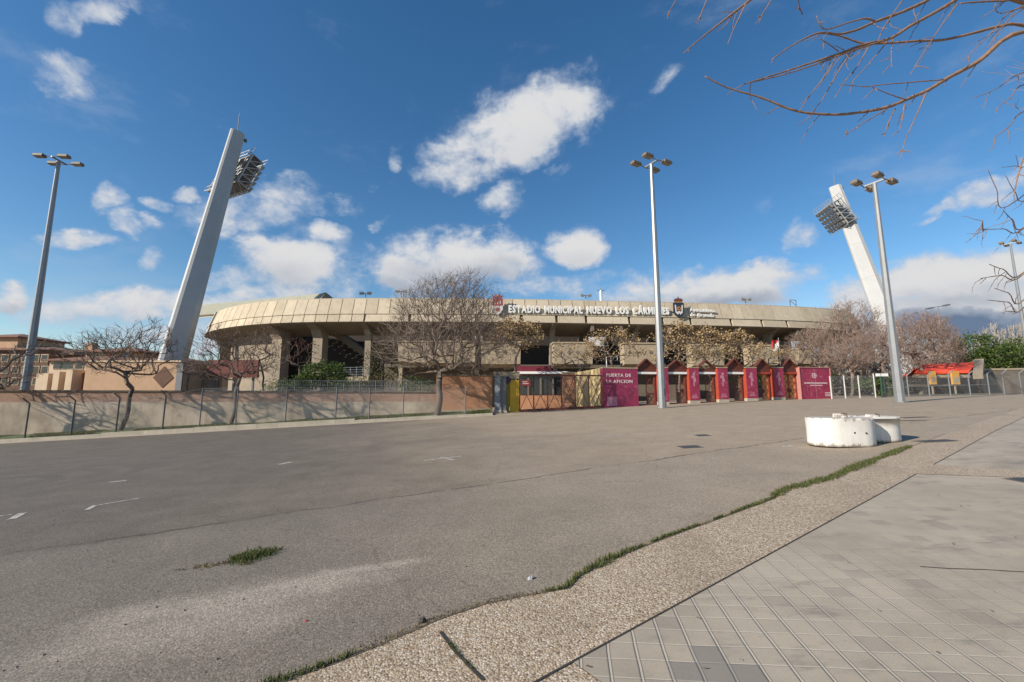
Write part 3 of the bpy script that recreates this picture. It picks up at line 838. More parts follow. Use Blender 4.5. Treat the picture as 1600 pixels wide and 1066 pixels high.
# floor slab band and ground-floor frontage behind the gate
mb = MB(); a, b = P(600, 574, 44.5), P(1275, 574, 47.5); z = a.z
mb.prism([(a.x, a.y, z), (b.x, b.y, z), (b.x, b.y+6, z), (a.x, a.y+6, z)], (0, 0, .35)); mb.build('concourse_slab', CONC3, st)
a, b = P(600, 600, 46), P(1275, 600, 49)
mb = MB(); mb.prism([(a.x, a.y, 0), (b.x, b.y, 0), (b.x, b.y+.4, 0), (a.x, a.y+.4, 0)], (0, 0, z+.1)); mb.build('ground_floor_wall', CONC3, st)
# pale pillars under the balconies
for u in (625, 745, 813, 868, 977, 1028, 1086, 1132, 1178):
    c = P(u, 590, 43.5); mb = MB(); mb.prism([(c.x-.2, c.y, gz(c.x, c.y)-.2), (c.x+.2, c.y, gz(c.x, c.y)-.2), (c.x+.2, c.y+.4, gz(c.x, c.y)-.2), (c.x-.2, c.y+.4, gz(c.x, c.y)-.2)], (0, 0, z-gz(c.x, c.y)+.1)); mb.build('pillar', CREAM, st)
# far stand roof rising above the rim at left
a, b = P(292, 479.0, 79), P(505, 458.5, 66)
zr = (a.z+b.z)/2
a2, b2 = Vector((a.x, a.y, a.z)), Vector((b.x, b.y, b.z))
dd = (b2-a2).normalized(); nb = Vector((-dd.y, dd.x, 0))
mb = MB(); NR = 70
for i in range(NR):
    p, q = a2+(b2-a2)*(i/NR), a2+(b2-a2)*((i+.55)/NR)
    mb.prism([p+Vector((0, 0, .05)), q+Vector((0, 0, .05)), q+nb*-2.2+Vector((0, 0, -2.6)), p+nb*-2.2+Vector((0, 0, -2.6))], Vector((0, 0, -.12)))
mb.prism([a2, b2, b2+nb*-2.2+Vector((0, 0, -2.65)), a2+nb*-2.2+Vector((0, 0, -2.65))], Vector((0, 0, -.3)))
mb.build('roof', ROOFM, st)
mb = MB(); mb.prism([b2+Vector((0, 0, .1)), b2+nb*3.5+Vector((.5, 0, -1.6)), b2+nb*-2.2+Vector((0, 0, -2.6))], dd*.6); mb.build('roof_gable', CONC2, st)
mb = MB(); mb.bar(a2+Vector((0, 0, -2.6))+nb*-2.2, b2+Vector((0, 0, -2.6))+nb*-2.2, .25); mb.build('gutter', CONC3, st)

# ---- lettering on the rim
def place_on_rim(me, name, s, z, off, m, par, flip=0):
    o = link(name, me, None); me.materials.clear(); me.materials.append(m)
    t = rim_dir(s); nn = Vector((t.y, -t.x, 0)); p = rim(s, off, z)
    Mx = Matrix((( t.x, 0, nn.x, p.x), (t.y, 0, nn.y, p.y), (0, 1, 0, p.z), (0, 0, 0, 1)))
    me.transform(Mx); me.update()
    o.parent = par
    root = par
    while root.parent: root = root.parent
    if par is root: o.matrix_parent_inverse = root.matrix_basis.inverted()
    return o
LET_OFF = -.16
def lettering(text, u0, u1, vbase0, vbase1, size, ext, bold, m, par, name='sign_letter', space=.55, zoff=LET_OFF):
    ms = []; adv = []
    for ch in text:
        if ch == ' ': ms.append(None); adv.append(space*size); continue
        me = textmesh(ch, size, ext, bold); xs_ = [v.co.x for v in me.vertices]
        w = max(xs_)-min(xs_); cx = (max(xs_)+min(xs_))/2
        me.transform(Matrix.Translation((-cx, 0, 0))); ms.append(me); adv.append(w+.10*size)
    sa, sb = s_at(u0, 12, zoff), s_at(u1, 12, zoff)
    k = (sb-sa)/sum(adv); s = sa
    for ch, me, a in zip(text, ms, adv):
        if me:
            me.transform(Matrix.Scale(min(k, 1.25), 4, (1, 0, 0)))
            f = (s+a*k/2-sa)/(sb-sa); p = rim(s+a*k/2, zoff, 0)
            v = vbase0+(vbase1-vbase0)*f
            z = P(CX, v, p.y).z
            z = CAM.z+(P(PIX((p.x, p.y, 12))[0], v, p.y).z-CAM.z)
            place_on_rim(me, name, s+a*k/2, z, zoff, m, par)
        s += a*k
lettering('ESTADIO MUNICIPAL NUEVO LOS CÁRMENES', 794, 1045.5, 488.3, 491.5, 1.16, .10, .045, WHITEP, st)
lettering('Ayuntamiento', 1078, 1117, 486.5, 488.2, .60, .06, .012, WHITEP, st, 'small_letter', zoff=-.2)
lettering('de Granada', 1078, 1115, 494.2, 495.6, .60, .06, .012, WHITEP, st, 'small_letter', zoff=-.16)
# ---- the two crests
CRED = mat('crest_red', (.33, .06, .06), .12, 4, .6); CWHT = mat('crest_white', (.66, .62, .60), .08, 4, .6); CNAVY = mat('crest_navy', (.022, .035, .055), .2, 4, .6)
CGOLD = mat('crest_gold', (.40, .20, .06), .2, 6, .55); CBRN = mat('crest_brown', (.14, .05, .03), .2, 6, .6); CPINK = mat('crest_pink', (.50, .30, .30), .1, 4, .6)
def plate(poly, s, z, off, th, m, par, name):
    t = rim_dir(s); nn = Vector((t.y, -t.x, 0)); p = rim(s, off, z)
    mb = MB(); mb.prism([p+t*x+Vector((0, 0, y)) for x, y in poly], nn*th)
    return mb.build(name, m, par)
def shield(w, h, cut=.55):
    return [(-w, h), (-w, -h*.25), (-w*.8, -h*.58), (-w*.4, -h*.85), (0, -h), (w*.4, -h*.85), (w*.8, -h*.58), (w, -h*.25), (w, h)]
def circ(r, cx=0, cy=0, n=14): return [(cx+r*math.cos(2*math.pi*i/n), cy+r*math.sin(2*math.pi*i/n)) for i in range(n)]
so = .04; s1 = s_at(777.5, 12, so); z1 = P(777.5, 480, rim(s1, so).y).z
c1 = plate(shield(.60, .95), s1, z1, so, .14, CWHT, st, 'crest')
c1['label'] = 'red and white shield of the football club'
plate([(-.60, .95), (-.60, .15), (.60, .15), (.60, .95)], s1, z1, so+.141, .02, CRED, c1, 'red_field')
for x in (-.3, 0, .3): plate([(x-.05, .7), (x-.05, .3), (x+.05, .3), (x+.05, .7)], s1, z1, so+.162, .015, CWHT, c1, 'stripe')
plate(circ(.30, 0, -.32), s1, z1, so+.141, .02, CPINK, c1, 'ring')
plate([(-.10, -.12), (-.22, -.38), (0, -.52), (.22, -.38), (.10, -.12)], s1, z1, so+.162, .015, CRED, c1, 'emblem')
cr = [(-.5, 1.0), (-.62, 1.42), (-.34, 1.24), (-.2, 1.55), (0, 1.32), (.2, 1.55), (.34, 1.24), (.62, 1.42), (.5, 1.0)]
plate(cr, s1, z1, so+.02, .12, CRED, c1, 'crown')
plate(circ(.16, 0, 1.26, 10), s1, z1, so+.141, .02, CPINK, c1, 'jewel')
s2 = s_at(1060, 12, so); z2 = P(1060, 485, rim(s2, so).y).z
c2 = plate(shield(.66, .90), s2, z2, so, .14, CNAVY, st, 'crest')
c2['label'] = 'navy city coat of arms under a golden brown crown'
plate([(-.50, .62), (-.44, -.30), (-.16, -.56), (0, -.36), (.16, -.56), (.44, -.30), (.50, .62), (.36, .62), (.30, -.22), (0, -.12), (-.30, -.22), (-.36, .62)], s2, z2, so+.141, .02, CWHT, c2, 'white_mantle')
plate(circ(.26, 0, .18), s2, z2, so+.141, .03, CGOLD, c2, 'inner_shield')
plate(circ(.12, 0, .20), s2, z2, so+.173, .015, CBRN, c2, 'pomegranate')
plate([(-.42, .92), (-.56, 1.25), (-.34, 1.40), (0, 1.44), (.34, 1.40), (.56, 1.25), (.42, .92)], s2, z2, so+.02, .14, CBRN, c2, 'crown')
plate([(-.42, .90), (-.44, 1.02), (.44, 1.02), (.42, .90)], s2, z2, so+.162, .02, CGOLD, c2, 'crown_band')
plate([(-.05, 1.44), (-.05, 1.64), (.05, 1.64), (.05, 1.44)], s2, z2, so+.04, .08, CBRN, c2, 'crown_cross')
# supports of crests and letters: short stubs back to the panels
for sx, zx in ((s1, z1), (s2, z2)):
    for k in (-.3, .3):
        mb = MB(); mb.bar(rim(sx+k, so, zx+.3), rim(sx+k, -1.3, zx+.3), .08); mb.build('bracket', TRUSS, st)

# ---- things standing on the rim
def rim_light(u, vt, label, kind):
    s = s_at(u, ZT, OT); b = rim(s, OT-.45, ZT+.09); h = P(u, vt, b.y).z-b.z
    t = rim_dir(s)
    e = empty('rim_floodlight' if kind != 'mast' else 'antenna_mast', b, label, 'floodlight' if kind != 'mast' else 'mast', 'small fittings on the stadium rim')
    mb = MB(); mb.tube([b, b+Vector((0, 0, h))], .05 if kind != 'mast' else .16, 6); mb.build('pole', GALVD if kind == 'dark' else (WHITEP if kind == 'mast' else GALV), e)
    top = b+Vector((0, 0, h))
    if kind == 'mast':
        mb = MB(); mb.bar(top-t*.45, top+t*.45, .07); mb.tube([top, top+Vector((0, 0, .4))], .02, 5); mb.build('crossbar', GALVD, e)
        return
    mb = MB(); mb.bar(top-t*.5, top+t*.5, .07); mb.build('crossbar', GALVD, e)
    for k in (-.45, .45):
        mb = MB(); mb.box(top+t*k+Vector((0, -.1, -.02)), (.42, .34, .30), Matrix.Rotation(R(25), 3, 'X')); mb.build('lamp_head', GALVD if kind == 'dark' else FLOODM, e)
rim_light(569, 458.5, 'dark twin floodlight on the stadium rim above the left columns', 'dark')
rim_light(625, 455.5, 'pale twin floodlight on the stadium rim left of the round bare tree', 'pale')
rim_light(917, 462, 'pale twin floodlight on the rim above the word NUEVO', 'pale')
rim_light(941, 454, 'thick white antenna mast on the stadium rim', 'mast')
rim_light(1169, 468, 'white twin floodlight on the plain right part of the rim', 'pale')
s = s_at(1245, ZT, OT); b = rim(s, OT-.4, ZT+.09)
e = empty('roof_rack', b, 'small open steel frame standing on the right part of the stadium rim', 'rack', 'small fittings on the stadium rim')
mb = MB()
t = rim_dir(s)
for k in (-.55, .35): mb.bar(b+t*k, b+t*k+Vector((0, 0, .9)), .06)
mb.bar(b+t*-.55+Vector((0, 0, .9)), b+t*.35+Vector((0, 0, .9)), .06); mb.bar(b+t*.35+Vector((0, 0, .2)), b+t*-.55+Vector((0, 0, .8)), .04)
mb.build('frame', GALVD, e)
# ------------------------------------------------------------------ floodlight towers
def tower(pb, pt, wb, wt, nrm, label, rack_c, aim, rackw, rackh, name='floodlight_tower', tilt=20, tv=.46):
    """pb, pt: axis points at ground and top; nrm: heading of the broad face"""
    base = Vector((pb.x, pb.y, gz(pb.x, pb.y)))
    e = empty(name, base, label, 'floodlight tower', 'leaning floodlight towers')
    ax = (pt-pb).normalized()
    nb = Vector((nrm[0], nrm[1], 0)); nb = (nb-ax*nb.dot(ax)).normalized(); wa = nb.cross(ax).normalized()
    # wa should point right in the picture
    if wa.x < 0: wa = -wa
    def sec(c, w):
        t = w*tv; ch = w*.20
        q = [(-w/2, -t*.18), (-w/2+ch*.35, -t*.40), (-w/2+ch, -t/2), (w/2-ch, -t/2), (w/2, -t*.1), (w/2, t*.1), (w/2-ch, t/2), (-w/2+ch, t/2), (-w/2+ch*.35, t*.4), (-w/2, t*.18)]
        return [c+wa*x-nb*y*-1*-1 if False else c+wa*x+nb*(-y) for x, y in q]
    mb = MB()
    b0 = pb-ax*1.0
    n = 6; prev = None
    for i in range(n):
        c0 = b0+(pt-b0)*(i/n); c1 = b0+(pt-b0)*((i+1)/n-.0003)
        w0 = wb+(wt-wb)*i/n; w1 = wb+(wt-wb)*(i+1)/n
        mb.hexa(sec(c0, w0), sec(c1, w1))
    mb.build('shaft', TOWER, e)
    mb = MB(); mb.tube([pt, pt+Vector((0, 0, 2.8))], .06, 6); mb.tube([pt+Vector((0, 0, 2.8)), pt+Vector((0, 0, 3.3))], .025, 5); mb.build('lightning_rod', GALV, e)
    mb = MB(); q = pt+wa*wt*.5; mb.box(q+Vector((.15, 0, -.9)), (.35, .3, .5)); mb.build('beacon', GALVD, e)
    # lamp rack
    D = Vector((aim[0], aim[1], -math.tan(R(tilt)))).normalized()
    H = D.cross(Vector((0, 0, 1))).normalized(); U = H.cross(D).normalized()
    C = rack_c
    def L(x, y, z): return C+H*x+U*y+D*z
    mb = MB(); nx_, ny_ = 5, 4; dp = 1.8
    for zz in (0, dp):
        for i in range(nx_+1): mb.bar(L(-rackw/2+rackw*i/nx_, -rackh/2, zz), L(-rackw/2+rackw*i/nx_, rackh/2, zz), .14)
        for j in range(ny_+1): mb.bar(L(-rackw/2, -rackh/2+rackh*j/ny_, zz), L(rackw/2, -rackh/2+rackh*j/ny_, zz), .14)
    for i in range(nx_+1):
        for j in range(ny_+1):
            x, y = -rackw/2+rackw*i/nx_, -rackh/2+rackh*j/ny_
            mb.bar(L(x, y, 0), L(x, y, dp), .10)
            if j < ny_: mb.bar(L(x, y, 0), L(x, y+rackh/ny_, dp), .09)
            if i < nx_ and j in (0, ny_): mb.bar(L(x, y, dp), L(x+rackw/nx_, y, 0), .09)
            if i < nx_ and j < ny_ and (i+j) % 2: mb.bar(L(x, y, 0), L(x+rackw/nx_, y+rackh/ny_, 0), .08)
    # access platforms with rails
    for yy in (-rackh/2-.25, rackh/2+.1):
        for zz in (-.3, dp+.3):
            mb.bar(L(-rackw/2-.2, yy, zz), L(rackw/2+.2, yy, zz), .09); mb.bar(L(-rackw/2-.2, yy+.9, zz), L(rackw/2+.2, yy+.9, zz), .06)
            for i in range(7): mb.bar(L(-rackw/2-.2+(rackw+.4)*i/6, yy, zz), L(-rackw/2-.2+(rackw+.4)*i/6, yy+.9, zz), .06)
    mb.build('lamp_rack', TRUSS, e)
    for yy in (-rackh/2+rackh*j/ny_ for j in range(ny_+1)):
        mb = MB(); mb.hexa([L(-rackw/2, yy-.03, -.1), L(rackw/2, yy-.03, -.1), L(rackw/2, yy-.03, dp), L(-rackw/2, yy-.03, dp)], [L(-rackw/2, yy+.03, -.1), L(rackw/2, yy+.03, -.1), L(rackw/2, yy+.03, dp), L(-rackw/2, yy+.03, dp)]); mb.build('catwalk', GALVD, e)
    Mr = Matrix((H, U, D)).transposed()
    for i in range(6):
        for j in range(5):
            p = L(-rackw/2+rackw*(i+.5)/6, -rackh/2+rackh*(j+.3)/5+.3, dp+.45)
            mb = MB()
            Mt = Mr @ Matrix.Rotation(R(12), 3, 'X')
            q = [(-.38, -.36), (.38, -.36), (.38, .36), (-.38, .36)]
            mb.hexa([p+Mt @ Vector((x*.6, y*.6, -.38)) for x, y in q], [p+Mt @ Vector((x, y, .18)) for x, y in q])
            mb.bar(p+Mt @ Vector((0, -.3, -.2)), L(-rackw/2+rackw*(i+.5)/6, -rackh/2+rackh*(j+.3)/5, dp), .07)
            f = mb.build('floodlight', FLOODM, e)
            mb = MB(); mb.hexa([p+Mt @ Vector((x*.88, y*.88, .181)) for x, y in q], [p+Mt @ Vector((x*.88, y*.88, .2)) for x, y in q]); mb.build('lens', FLOODG, f)
    # mount joining rack and shaft
    t = max(0, min(1, (C-pb).dot(ax)/(pt-pb).length)); q = pb+(pt-pb)*t
    for k in (1.6, -1.6):
        mb = MB(); mb.bar(q+ax*k, L(0, k, .1), 1.0, .6); mb.build('mount', TOWER, e)
    return e
yb, yt = 53.2, 63.0
pb = P(268, 572, yb); pt = P(371.5, 207, yt)
pb2 = pb+(pb-pt)*((pb.z-gz(pb.x, pb.y))/(pt.z-pb.z))
tower(pb2, pt, 3.15, 2.0, (.62, -.80), 'grey shaded floodlight tower leaning right behind the left end of the stadium', P(360, 270, 64.3), (.42, .90), 7.6, 5.8)
yb, yt = 74, 86.0
pb = P(1391, 520, yb); pt = P(1304.5, 292, yt)
pb2 = pb+(pb-pt)*((pb.z-gz(pb.x, pb.y))/(pt.z-pb.z))
tower(pb2, pt, 3.4, 2.15, (-.62, -.80), 'sunlit white floodlight tower leaning left behind the bare pinkish trees', P(1313, 334, 83.6), (-.86, .12), 5.3, 5.0, tilt=26)

# ------------------------------------------------------------------ lamp posts
def lamp_post(base, H, rz, label, k=1.0):
    e = empty('lamp_post', base, label, 'lamp post', 'tall four-headed lamp posts of the parking lot', rz, world=False)
    mb = MB(); n = 10
    mb.tube([(0, 0, -.1), (0, 0, H*.5), (0, 0, H)], [.235*k, .175*k, .105*k], 8)
    mb.build('pole', GALV, e)
    mb = MB(); mb.tube([(0, 0, 0), (0, 0, .05)], .36*k, 8); mb.tube([(.0, 0, .6), (0, 0, .61)], .245*k, 8)
    mb.build('base_plate', GALV, e)
    mb = MB(); mb.box((.0, -.235*k, 1.0), (.16, .03, .45)); mb.build('inspection_hatch', GALVD, e)
    mb = MB(); mb.bar((0, -.58, H+.05), (0, .58, H+.05), .10); mb.build('crossbar', GALV, e)
    for y in (-.54, .54):
        mb = MB(); mb.tube([(-.62, y, H+.10), (0, y, H+.03), (.62, y, H+.10)], .035, 6); mb.build('arm', GALV, e)
        for x in (-1, 1):
            mb = MB(); cx = x*.86
            b0 = [(cx-.36, y-.21, H-.0), (cx+.36, y-.21, H-.0), (cx+.36, y+.21, H-.0), (cx-.36, y+.21, H-.0)]
            b1 = [(cx-.32, y-.17, H+.22), (cx+.32, y-.17, H+.22), (cx+.32, y+.17, H+.22), (cx-.32, y+.17, H+.22)]
            mb.hexa(b0, b1); mb.box((cx-x*.37, y, H+.1), (.10, .16, .14))
            h = mb.build('lamp_head', LAMPB, e); bevel(h, .03, 2)
            mb = MB(); mb.box((cx, y, H-.012), (.58, .31, .04)); mb.build('lens', LENS, h)
    return e
def fit_post(u, v, ut, vt):
    b = G(u, v); return b, P(ut, vt, b.y).z-b.z
b, H1 = fit_post(28.5, 679, 92, 252)
b1_ = b
LP0 = lamp_post(b, H1, R(4), 'lamp post at the far left beside the kerb, dark shaded side to the camera', 1.12)
b, H2 = fit_post(1035, 638, 1014, 257)
lamp_post(b, H2, R(28), 'sunlit lamp post in front of the lettered stadium and turnstile gates', 1.05)
b, H3 = fit_post(1406.5, 629, 1366.5, 287)
lamp_post(b, H3, R(27), 'sunlit lamp post beside the start of the right fence, before the white tower', 1.1)
b4 = P(1607, 560, 52)
b4 = on(b4.x, 52)
lamp_post(b4, P(1580, 381, 52).z-b4.z, R(27), 'distant lamp post at the right edge partly behind bare twigs')
# smaller distant double lamp
b5 = P(1480, 590, 66); b5 = on(b5.x, b5.y)
e = empty('double_lamp', b5, 'small distant two-headed lamp above the pinkish trees at right', 'lamp post')
zt = P(1467, 481, 66)
tp = Vector((b5.x, 66, zt.z))
mb = MB(); mb.tube([b5, tp], [.16, .08], 8); mb.build('pole', GALV, e)
mb = MB(); mb.bar(tp+Vector((-1.2, 0, -.05)), tp+Vector((1.2, 0, .35)), .09); mb.build('crossbar', GALVD, e)
for x, dz in ((-1.35, -.1), (1.35, .4)):
    mb = MB(); mb.box(tp+Vector((x, 0, dz)), (.9, .45, .22), Matrix.Rotation(R(-9), 3, 'Y')); mb.build('lamp_head', GALVD, e)

# ------------------------------------------------------------------ left wall and fence
WZ = 1.98
s_a, s_b = -22.0, 26.2
def wallbox(mb, s0, s1, o0, o1, z0, z1):
    f = (lambda s: z0) if not callable(z0) else z0
    g = (lambda s: z1) if not callable(z1) else z1
    a = [K(s0, o0), K(s1, o0), K(s1, o1), K(s0, o1)]
    ss = [s0, s1, s1, s0]
    mb.hexa([(p.x, p.y, f(s)) for p, s in zip(a, ss)], [(p.x, p.y, g(s)) for p, s in zip(a, ss)])
def s_px(u, off):      # arc position along the kerb line seen at pixel column u
    lo, hi = -40, 60
    for _ in range(40):
        m = (lo+hi)/2; p = K(m, off)
        if p.y < .5 or PIX((p.x, p.y, 1))[0] < u: lo = m
        else: hi = m
    return lo
sB = s_px(681, WOFF); sC = s_px(769, WOFF)
e = empty('boundary_wall', K3(8, WOFF), 'long low boundary wall with pale render below and old red brick above, behind the left fence', 'wall')
mb = MB(); wallbox(mb, s_a, sB-.02, WOFF, WOFF+.35, lambda s: gz(*K(s, WOFF))-.3, WZ-.62); mb.build('rendered_base', PLASTER, e)
mb = MB(); wallbox(mb, s_a, sB-.02, WOFF+.02, WOFF+.33, WZ-.617, WZ); mb.build('brick_band', BRICKD, e)
mb = MB(); wallbox(mb, s_a, sB-.02, WOFF-.05, WOFF+.40, WZ+.003, WZ+.08); mb.build('coping', CONC3, e)
sR = s_px(432, WOFF+.2)
mb = MB()
for h in (.15, .45, .75): 
    a, b = K(sR, WOFF+.18), K(sB-.1, WOFF+.18); mb.bar((a.x, a.y, WZ+h), (b.x, b.y, WZ+h), .035)
nn_ = 90
for i in range(nn_):
    p = K(sR+(sB-.1-sR)*i/(nn_-1), WOFF+.18); mb.bar((p.x, p.y, WZ+.08), (p.x, p.y, WZ+.78), .018 if i % 9 else .05)
mb.build('railing', GALVD, e)
ZBK = P(720, 588, K(sC, WOFF).y).z
e = empty('brick_wall', K3((sB+sC)/2, WOFF), 'tall orange brick wall behind the round bare tree', 'wall')
mb = MB(); wallbox(mb, sB, sC, WOFF-.05, WOFF+.4, lambda s: gz(*K(s, WOFF))-.3, lambda s: gz(*K(s, WOFF))+.38); mb.build('rendered_base', CREAM, e)
mb = MB(); wallbox(mb, sB, sC, WOFF-.03, WOFF+.38, lambda s: gz(*K(s, WOFF))+.383, ZBK); mb.build('brick_face', BRICK, e)
mb = MB(); wallbox(mb, sB+.003, sC-.003, WOFF-.04, WOFF+.36, ZBK*.55+.55, ZBK*.55+.63); mb.build('string_course', BRICKD, e)
mb = MB(); wallbox(mb, sB-.05, sC+.05, WOFF-.08, WOFF+.43, ZBK+.003, ZBK+.1); mb.build('coping', CONC3, e)

def wiremesh(mb, pa, pb, za, zb, hgt, pitch=.11, r=.0035):
    """diamond chain-link between two ground points: real thin wires"""
    L = (Vector((pb.x, pb.y))-Vector((pa.x, pa.y))).length; d = Vector((pb.x-pa.x, pb.y-pa.y)).normalized()
    def at(s, h):
        t = s/L; return Vector((pa.x+d.x*s, pa.y+d.y*s, za+(zb-za)*t+h))
    n = int((L+hgt)/pitch)
    for i in range(n):
        for sg in (1, -1):
            s0 = i*pitch-(hgt if sg > 0 else 0); s1 = s0+hgt
            h0, h1 = (0, hgt) if sg > 0 else (hgt, 0)
            if s0 < 0: h0 += (h1-h0)*(-s0/(s1-s0)); s0 = 0
            if s1 > L: h1 = h0+(h1-h0)*(L-s0)/(s1-s0) if s1 > s0 else h1; s1 = L
            if s1-s0 < .02: continue
            a, b = at(s0, h0), at(s1, h1)
            q = Vector((0, 0, r)); w = Vector((-d.y, d.x, 0))*r
            k = len(mb.v); mb.v += [tuple(a+q), tuple(a-q+w), tuple(a-q-w), tuple(b+q), tuple(b-q+w), tuple(b-q-w)]
            for f in ((0, 1, 4, 3), (1, 2, 5, 4), (2, 0, 3, 5)): mb.f.append(tuple(k+j for j in f)); mb.mi.append(0)
e = empty('chain_link_fence', K3(8, .18), 'chain link fence with dark angled posts along the left kerb', 'fence')
tops = []
for (u, v, vt, lean) in ((-60, 690, 612, 1), (45, 681, 622, 1), (116, 677, 618, 1), (185, 672.5, 614, 1), (257, 668, 610, 1), (314, 663, 606, 0), (370, 660, 604, 0), (447, 655.5, 604, 0), (525, 651.5, 605, 0), (577, 649.5, 605, 0), (630, 648, 604, 0), (727, 645, 607, 0)):
    s = s_px(u, .18); p = K(s, .18); zg = gz(p.x, p.y)+.12
    zt_ = P(u, vt, p.y).z
    mb = MB()
    if lean:
        mb.tube([(p.x, p.y, zg-.2), (p.x, p.y, zt_-.28), (p.x-.10, p.y-.28, zt_)], .038, 6)
    else:
        mb.tube([(p.x, p.y, zg-.2), (p.x, p.y, zt_)], .032, 6)
    mb.build('fence_post', POSTG if lean else GALVD, e)
    tops.append((p, zg, zt_-(.3 if lean else .03)))
mb = MB()
for (p, z0, z1), (q, y0, y1) in zip(tops, tops[1:]):
    hgt = min(z1-z0, y1-y0)
    for f in (.02, .5, .99): mb.bar((p.x, p.y, z0+(z1-z0)*f), (q.x, q.y, y0+(y1-y0)*f), .008)
    wiremesh(mb, Vector((p.x, p.y, 0)), Vector((q.x, q.y, 0)), z0, y0, hgt, .12, .0028)
mb.build('wire_mesh', WIRE, e)

# ------------------------------------------------------------------ right-hand fences
def fence_right(posts, label, m, lean, railz, name='chain_link_fence', rail=True, tipdir=(-.05, -.25)):
    p0 = posts[0]
    e = empty(name, (p0[0].x, p0[0].y, p0[1]), label, 'fence')
    for p, zg, zt_ in posts:
        mb = MB()
        if lean: mb.tube([(p.x, p.y, zg-.2), (p.x, p.y, zt_-.3), (p.x+.30, p.y-.12, zt_)], .05, 6)
        else: mb.tube([(p.x, p.y, zg-.2), (p.x, p.y, zt_)], .05, 6)
        mb.build('fence_post', m, e)
    mb = MB()
    for (p, z0, z1), (q, y0, y1) in zip(posts, posts[1:]):
        t0_, t1_ = (z1-.35, y1-.35) if lean else (z1-.05, y1-.05)
        for f in (.02, .55, 1.0): mb.bar((p.x, p.y, z0+(t0_-z0)*f), (q.x, q.y, y0+(t1_-y0)*f), .03 if f == .55 and rail else .012)
        wiremesh(mb, Vector((p.x, p.y, 0)), Vector((q.x, q.y, 0)), z0, y0, min(t0_-z0, t1_-y0), .12, .004)
    mb.build('wire_mesh', WIRE, e)
    return e
def rpost(u, v, vt, Y):
    p = P(u, v, Y); zg = p.z
    return (Vector((p.x, Y)), zg, P(u, vt, Y).z)
pr = [rpost(1300.5, 628.5, 588, 33.6), rpost(1322, 627, 587, 33.8), rpost(1344.5, 626.5, 587, 34.0), rpost(1369, 626, 584, 34.2)]
fence_right(pr, 'short fence of straight white posts between the end panel and the green post', POSTW, False, .5)
pr = [rpost(1384, 626.5, 583, 34.3), rpost(1421, 624.5, 581, 34.6), rpost(1453.5, 623.5, 581, 34.9), rpost(1486, 622, 579.5, 35.2), rpost(1517, 620.5, 580, 35.5), rpost(1547, 619, 579, 35.8), rpost(1570, 617.5, 578.5, 36.2), rpost(1597, 616, 578, 36.8), rpost(1630, 615, 577, 37.6), rpost(1670, 614, 576, 38.6)]
fence_right(pr, 'chain link fence with grey posts whose tips bend over, along the right side', GALV, True, .5)
# white kerb under the short fence
mb = MB()
a, b = P(1297, 631, 33.3), P(1371, 628.5, 33.9)
mb.hexa([(a.x, a.y, a.z-.2), (b.x, b.y, b.z-.2), (b.x, b.y+.3, b.z-.2), (a.x, a.y+.3, a.z-.2)], [(a.x, a.y, a.z+.14), (b.x, b.y, b.z+.14), (b.x, b.y+.3, b.z+.14), (a.x, a.y+.3, a.z+.14)])
tag(mb.build('white_kerb', WHITEP), kind='structure')
GREENP = mat('dark_green_paint', (.02, .06, .035), .2, 3, .5)
e = empty('gate_post', P(1380, 627, 34.0), 'dark green post with a white cross box at the corner of the right fences', 'post')
a = P(1380, 627, 34.0)
mb = MB(); mb.tube([(a.x, a.y, a.z-.2), (a.x, a.y, P(1380, 584, 34).z)], .07, 8); mb.build('post', GREENP, e)
mb = MB(); q = P(1378, 586, 34.0); mb.box((q.x, q.y, q.z), (.9, .12, .22)); mb.build('white_box', WHITEP, e)
# ------------------------------------------------------------------ entrance gates
GA, GB = P(941, 634, 31.0), P(1297, 627.5, 34.4)
gd = Vector((GB.x-GA.x, GB.y-GA.y)); GL = gd.length; gd.normalize(); gin = Vector((-gd.y, gd.x))
GRZ = math.atan2(gd.y, gd.x)
def gs(u):
    d = ray(u, 600); # intersect the vertical gate plane
    # point GA + gd*s ; (x/y) = d.x/d.y
    k = d.x/d.y
    return (GA.x-k*GA.y)/(k*gd.y-gd.x)
def gp(s, o=0.0, z=0.0):
    q = Vector((GA.x, GA.y))+gd*s+gin*o; return Vector((q.x, q.y, z))
def gzs(s): return gz(*(Vector((GA.x, GA.y))+gd*s))
def gtop(u, v):
    s = gs(u); p = gp(s); return P(u, v, p.y).z
def gbox(mb, s0, s1, o0, o1, z0, z1):
    mb.hexa([gp(s0, o0, z0), gp(s1, o0, z0), gp(s1, o1, z0), gp(s0, o1, z0)], [gp(s0, o0, z1), gp(s1, o0, z1), gp(s1, o1, z1), gp(s0, o1, z1)])
def gtext(t, u, v, size, o, m, par, name, bold=.0, ext=.012):
    me = textmesh(t, size, ext, bold, 1.18); s = gs(u); p = gp(s, o)
    z = P(u, v, p.y).z
    Mx = Matrix(((gd.x, 0, -gin.x, p.x), (gd.y, 0, -gin.y, p.y), (0, 1, 0, z), (0, 0, 0, 1)))
    me.transform(Mx); me.materials.clear(); me.materials.append(m)
    ob = link(name, me, par); return ob
FADED = mat('faded_white_print', (.62, .50, .50), .22, 6, .6)
PRINT = mat('pale_pink_print', (.46, .20, .26), .3, 5, .6)
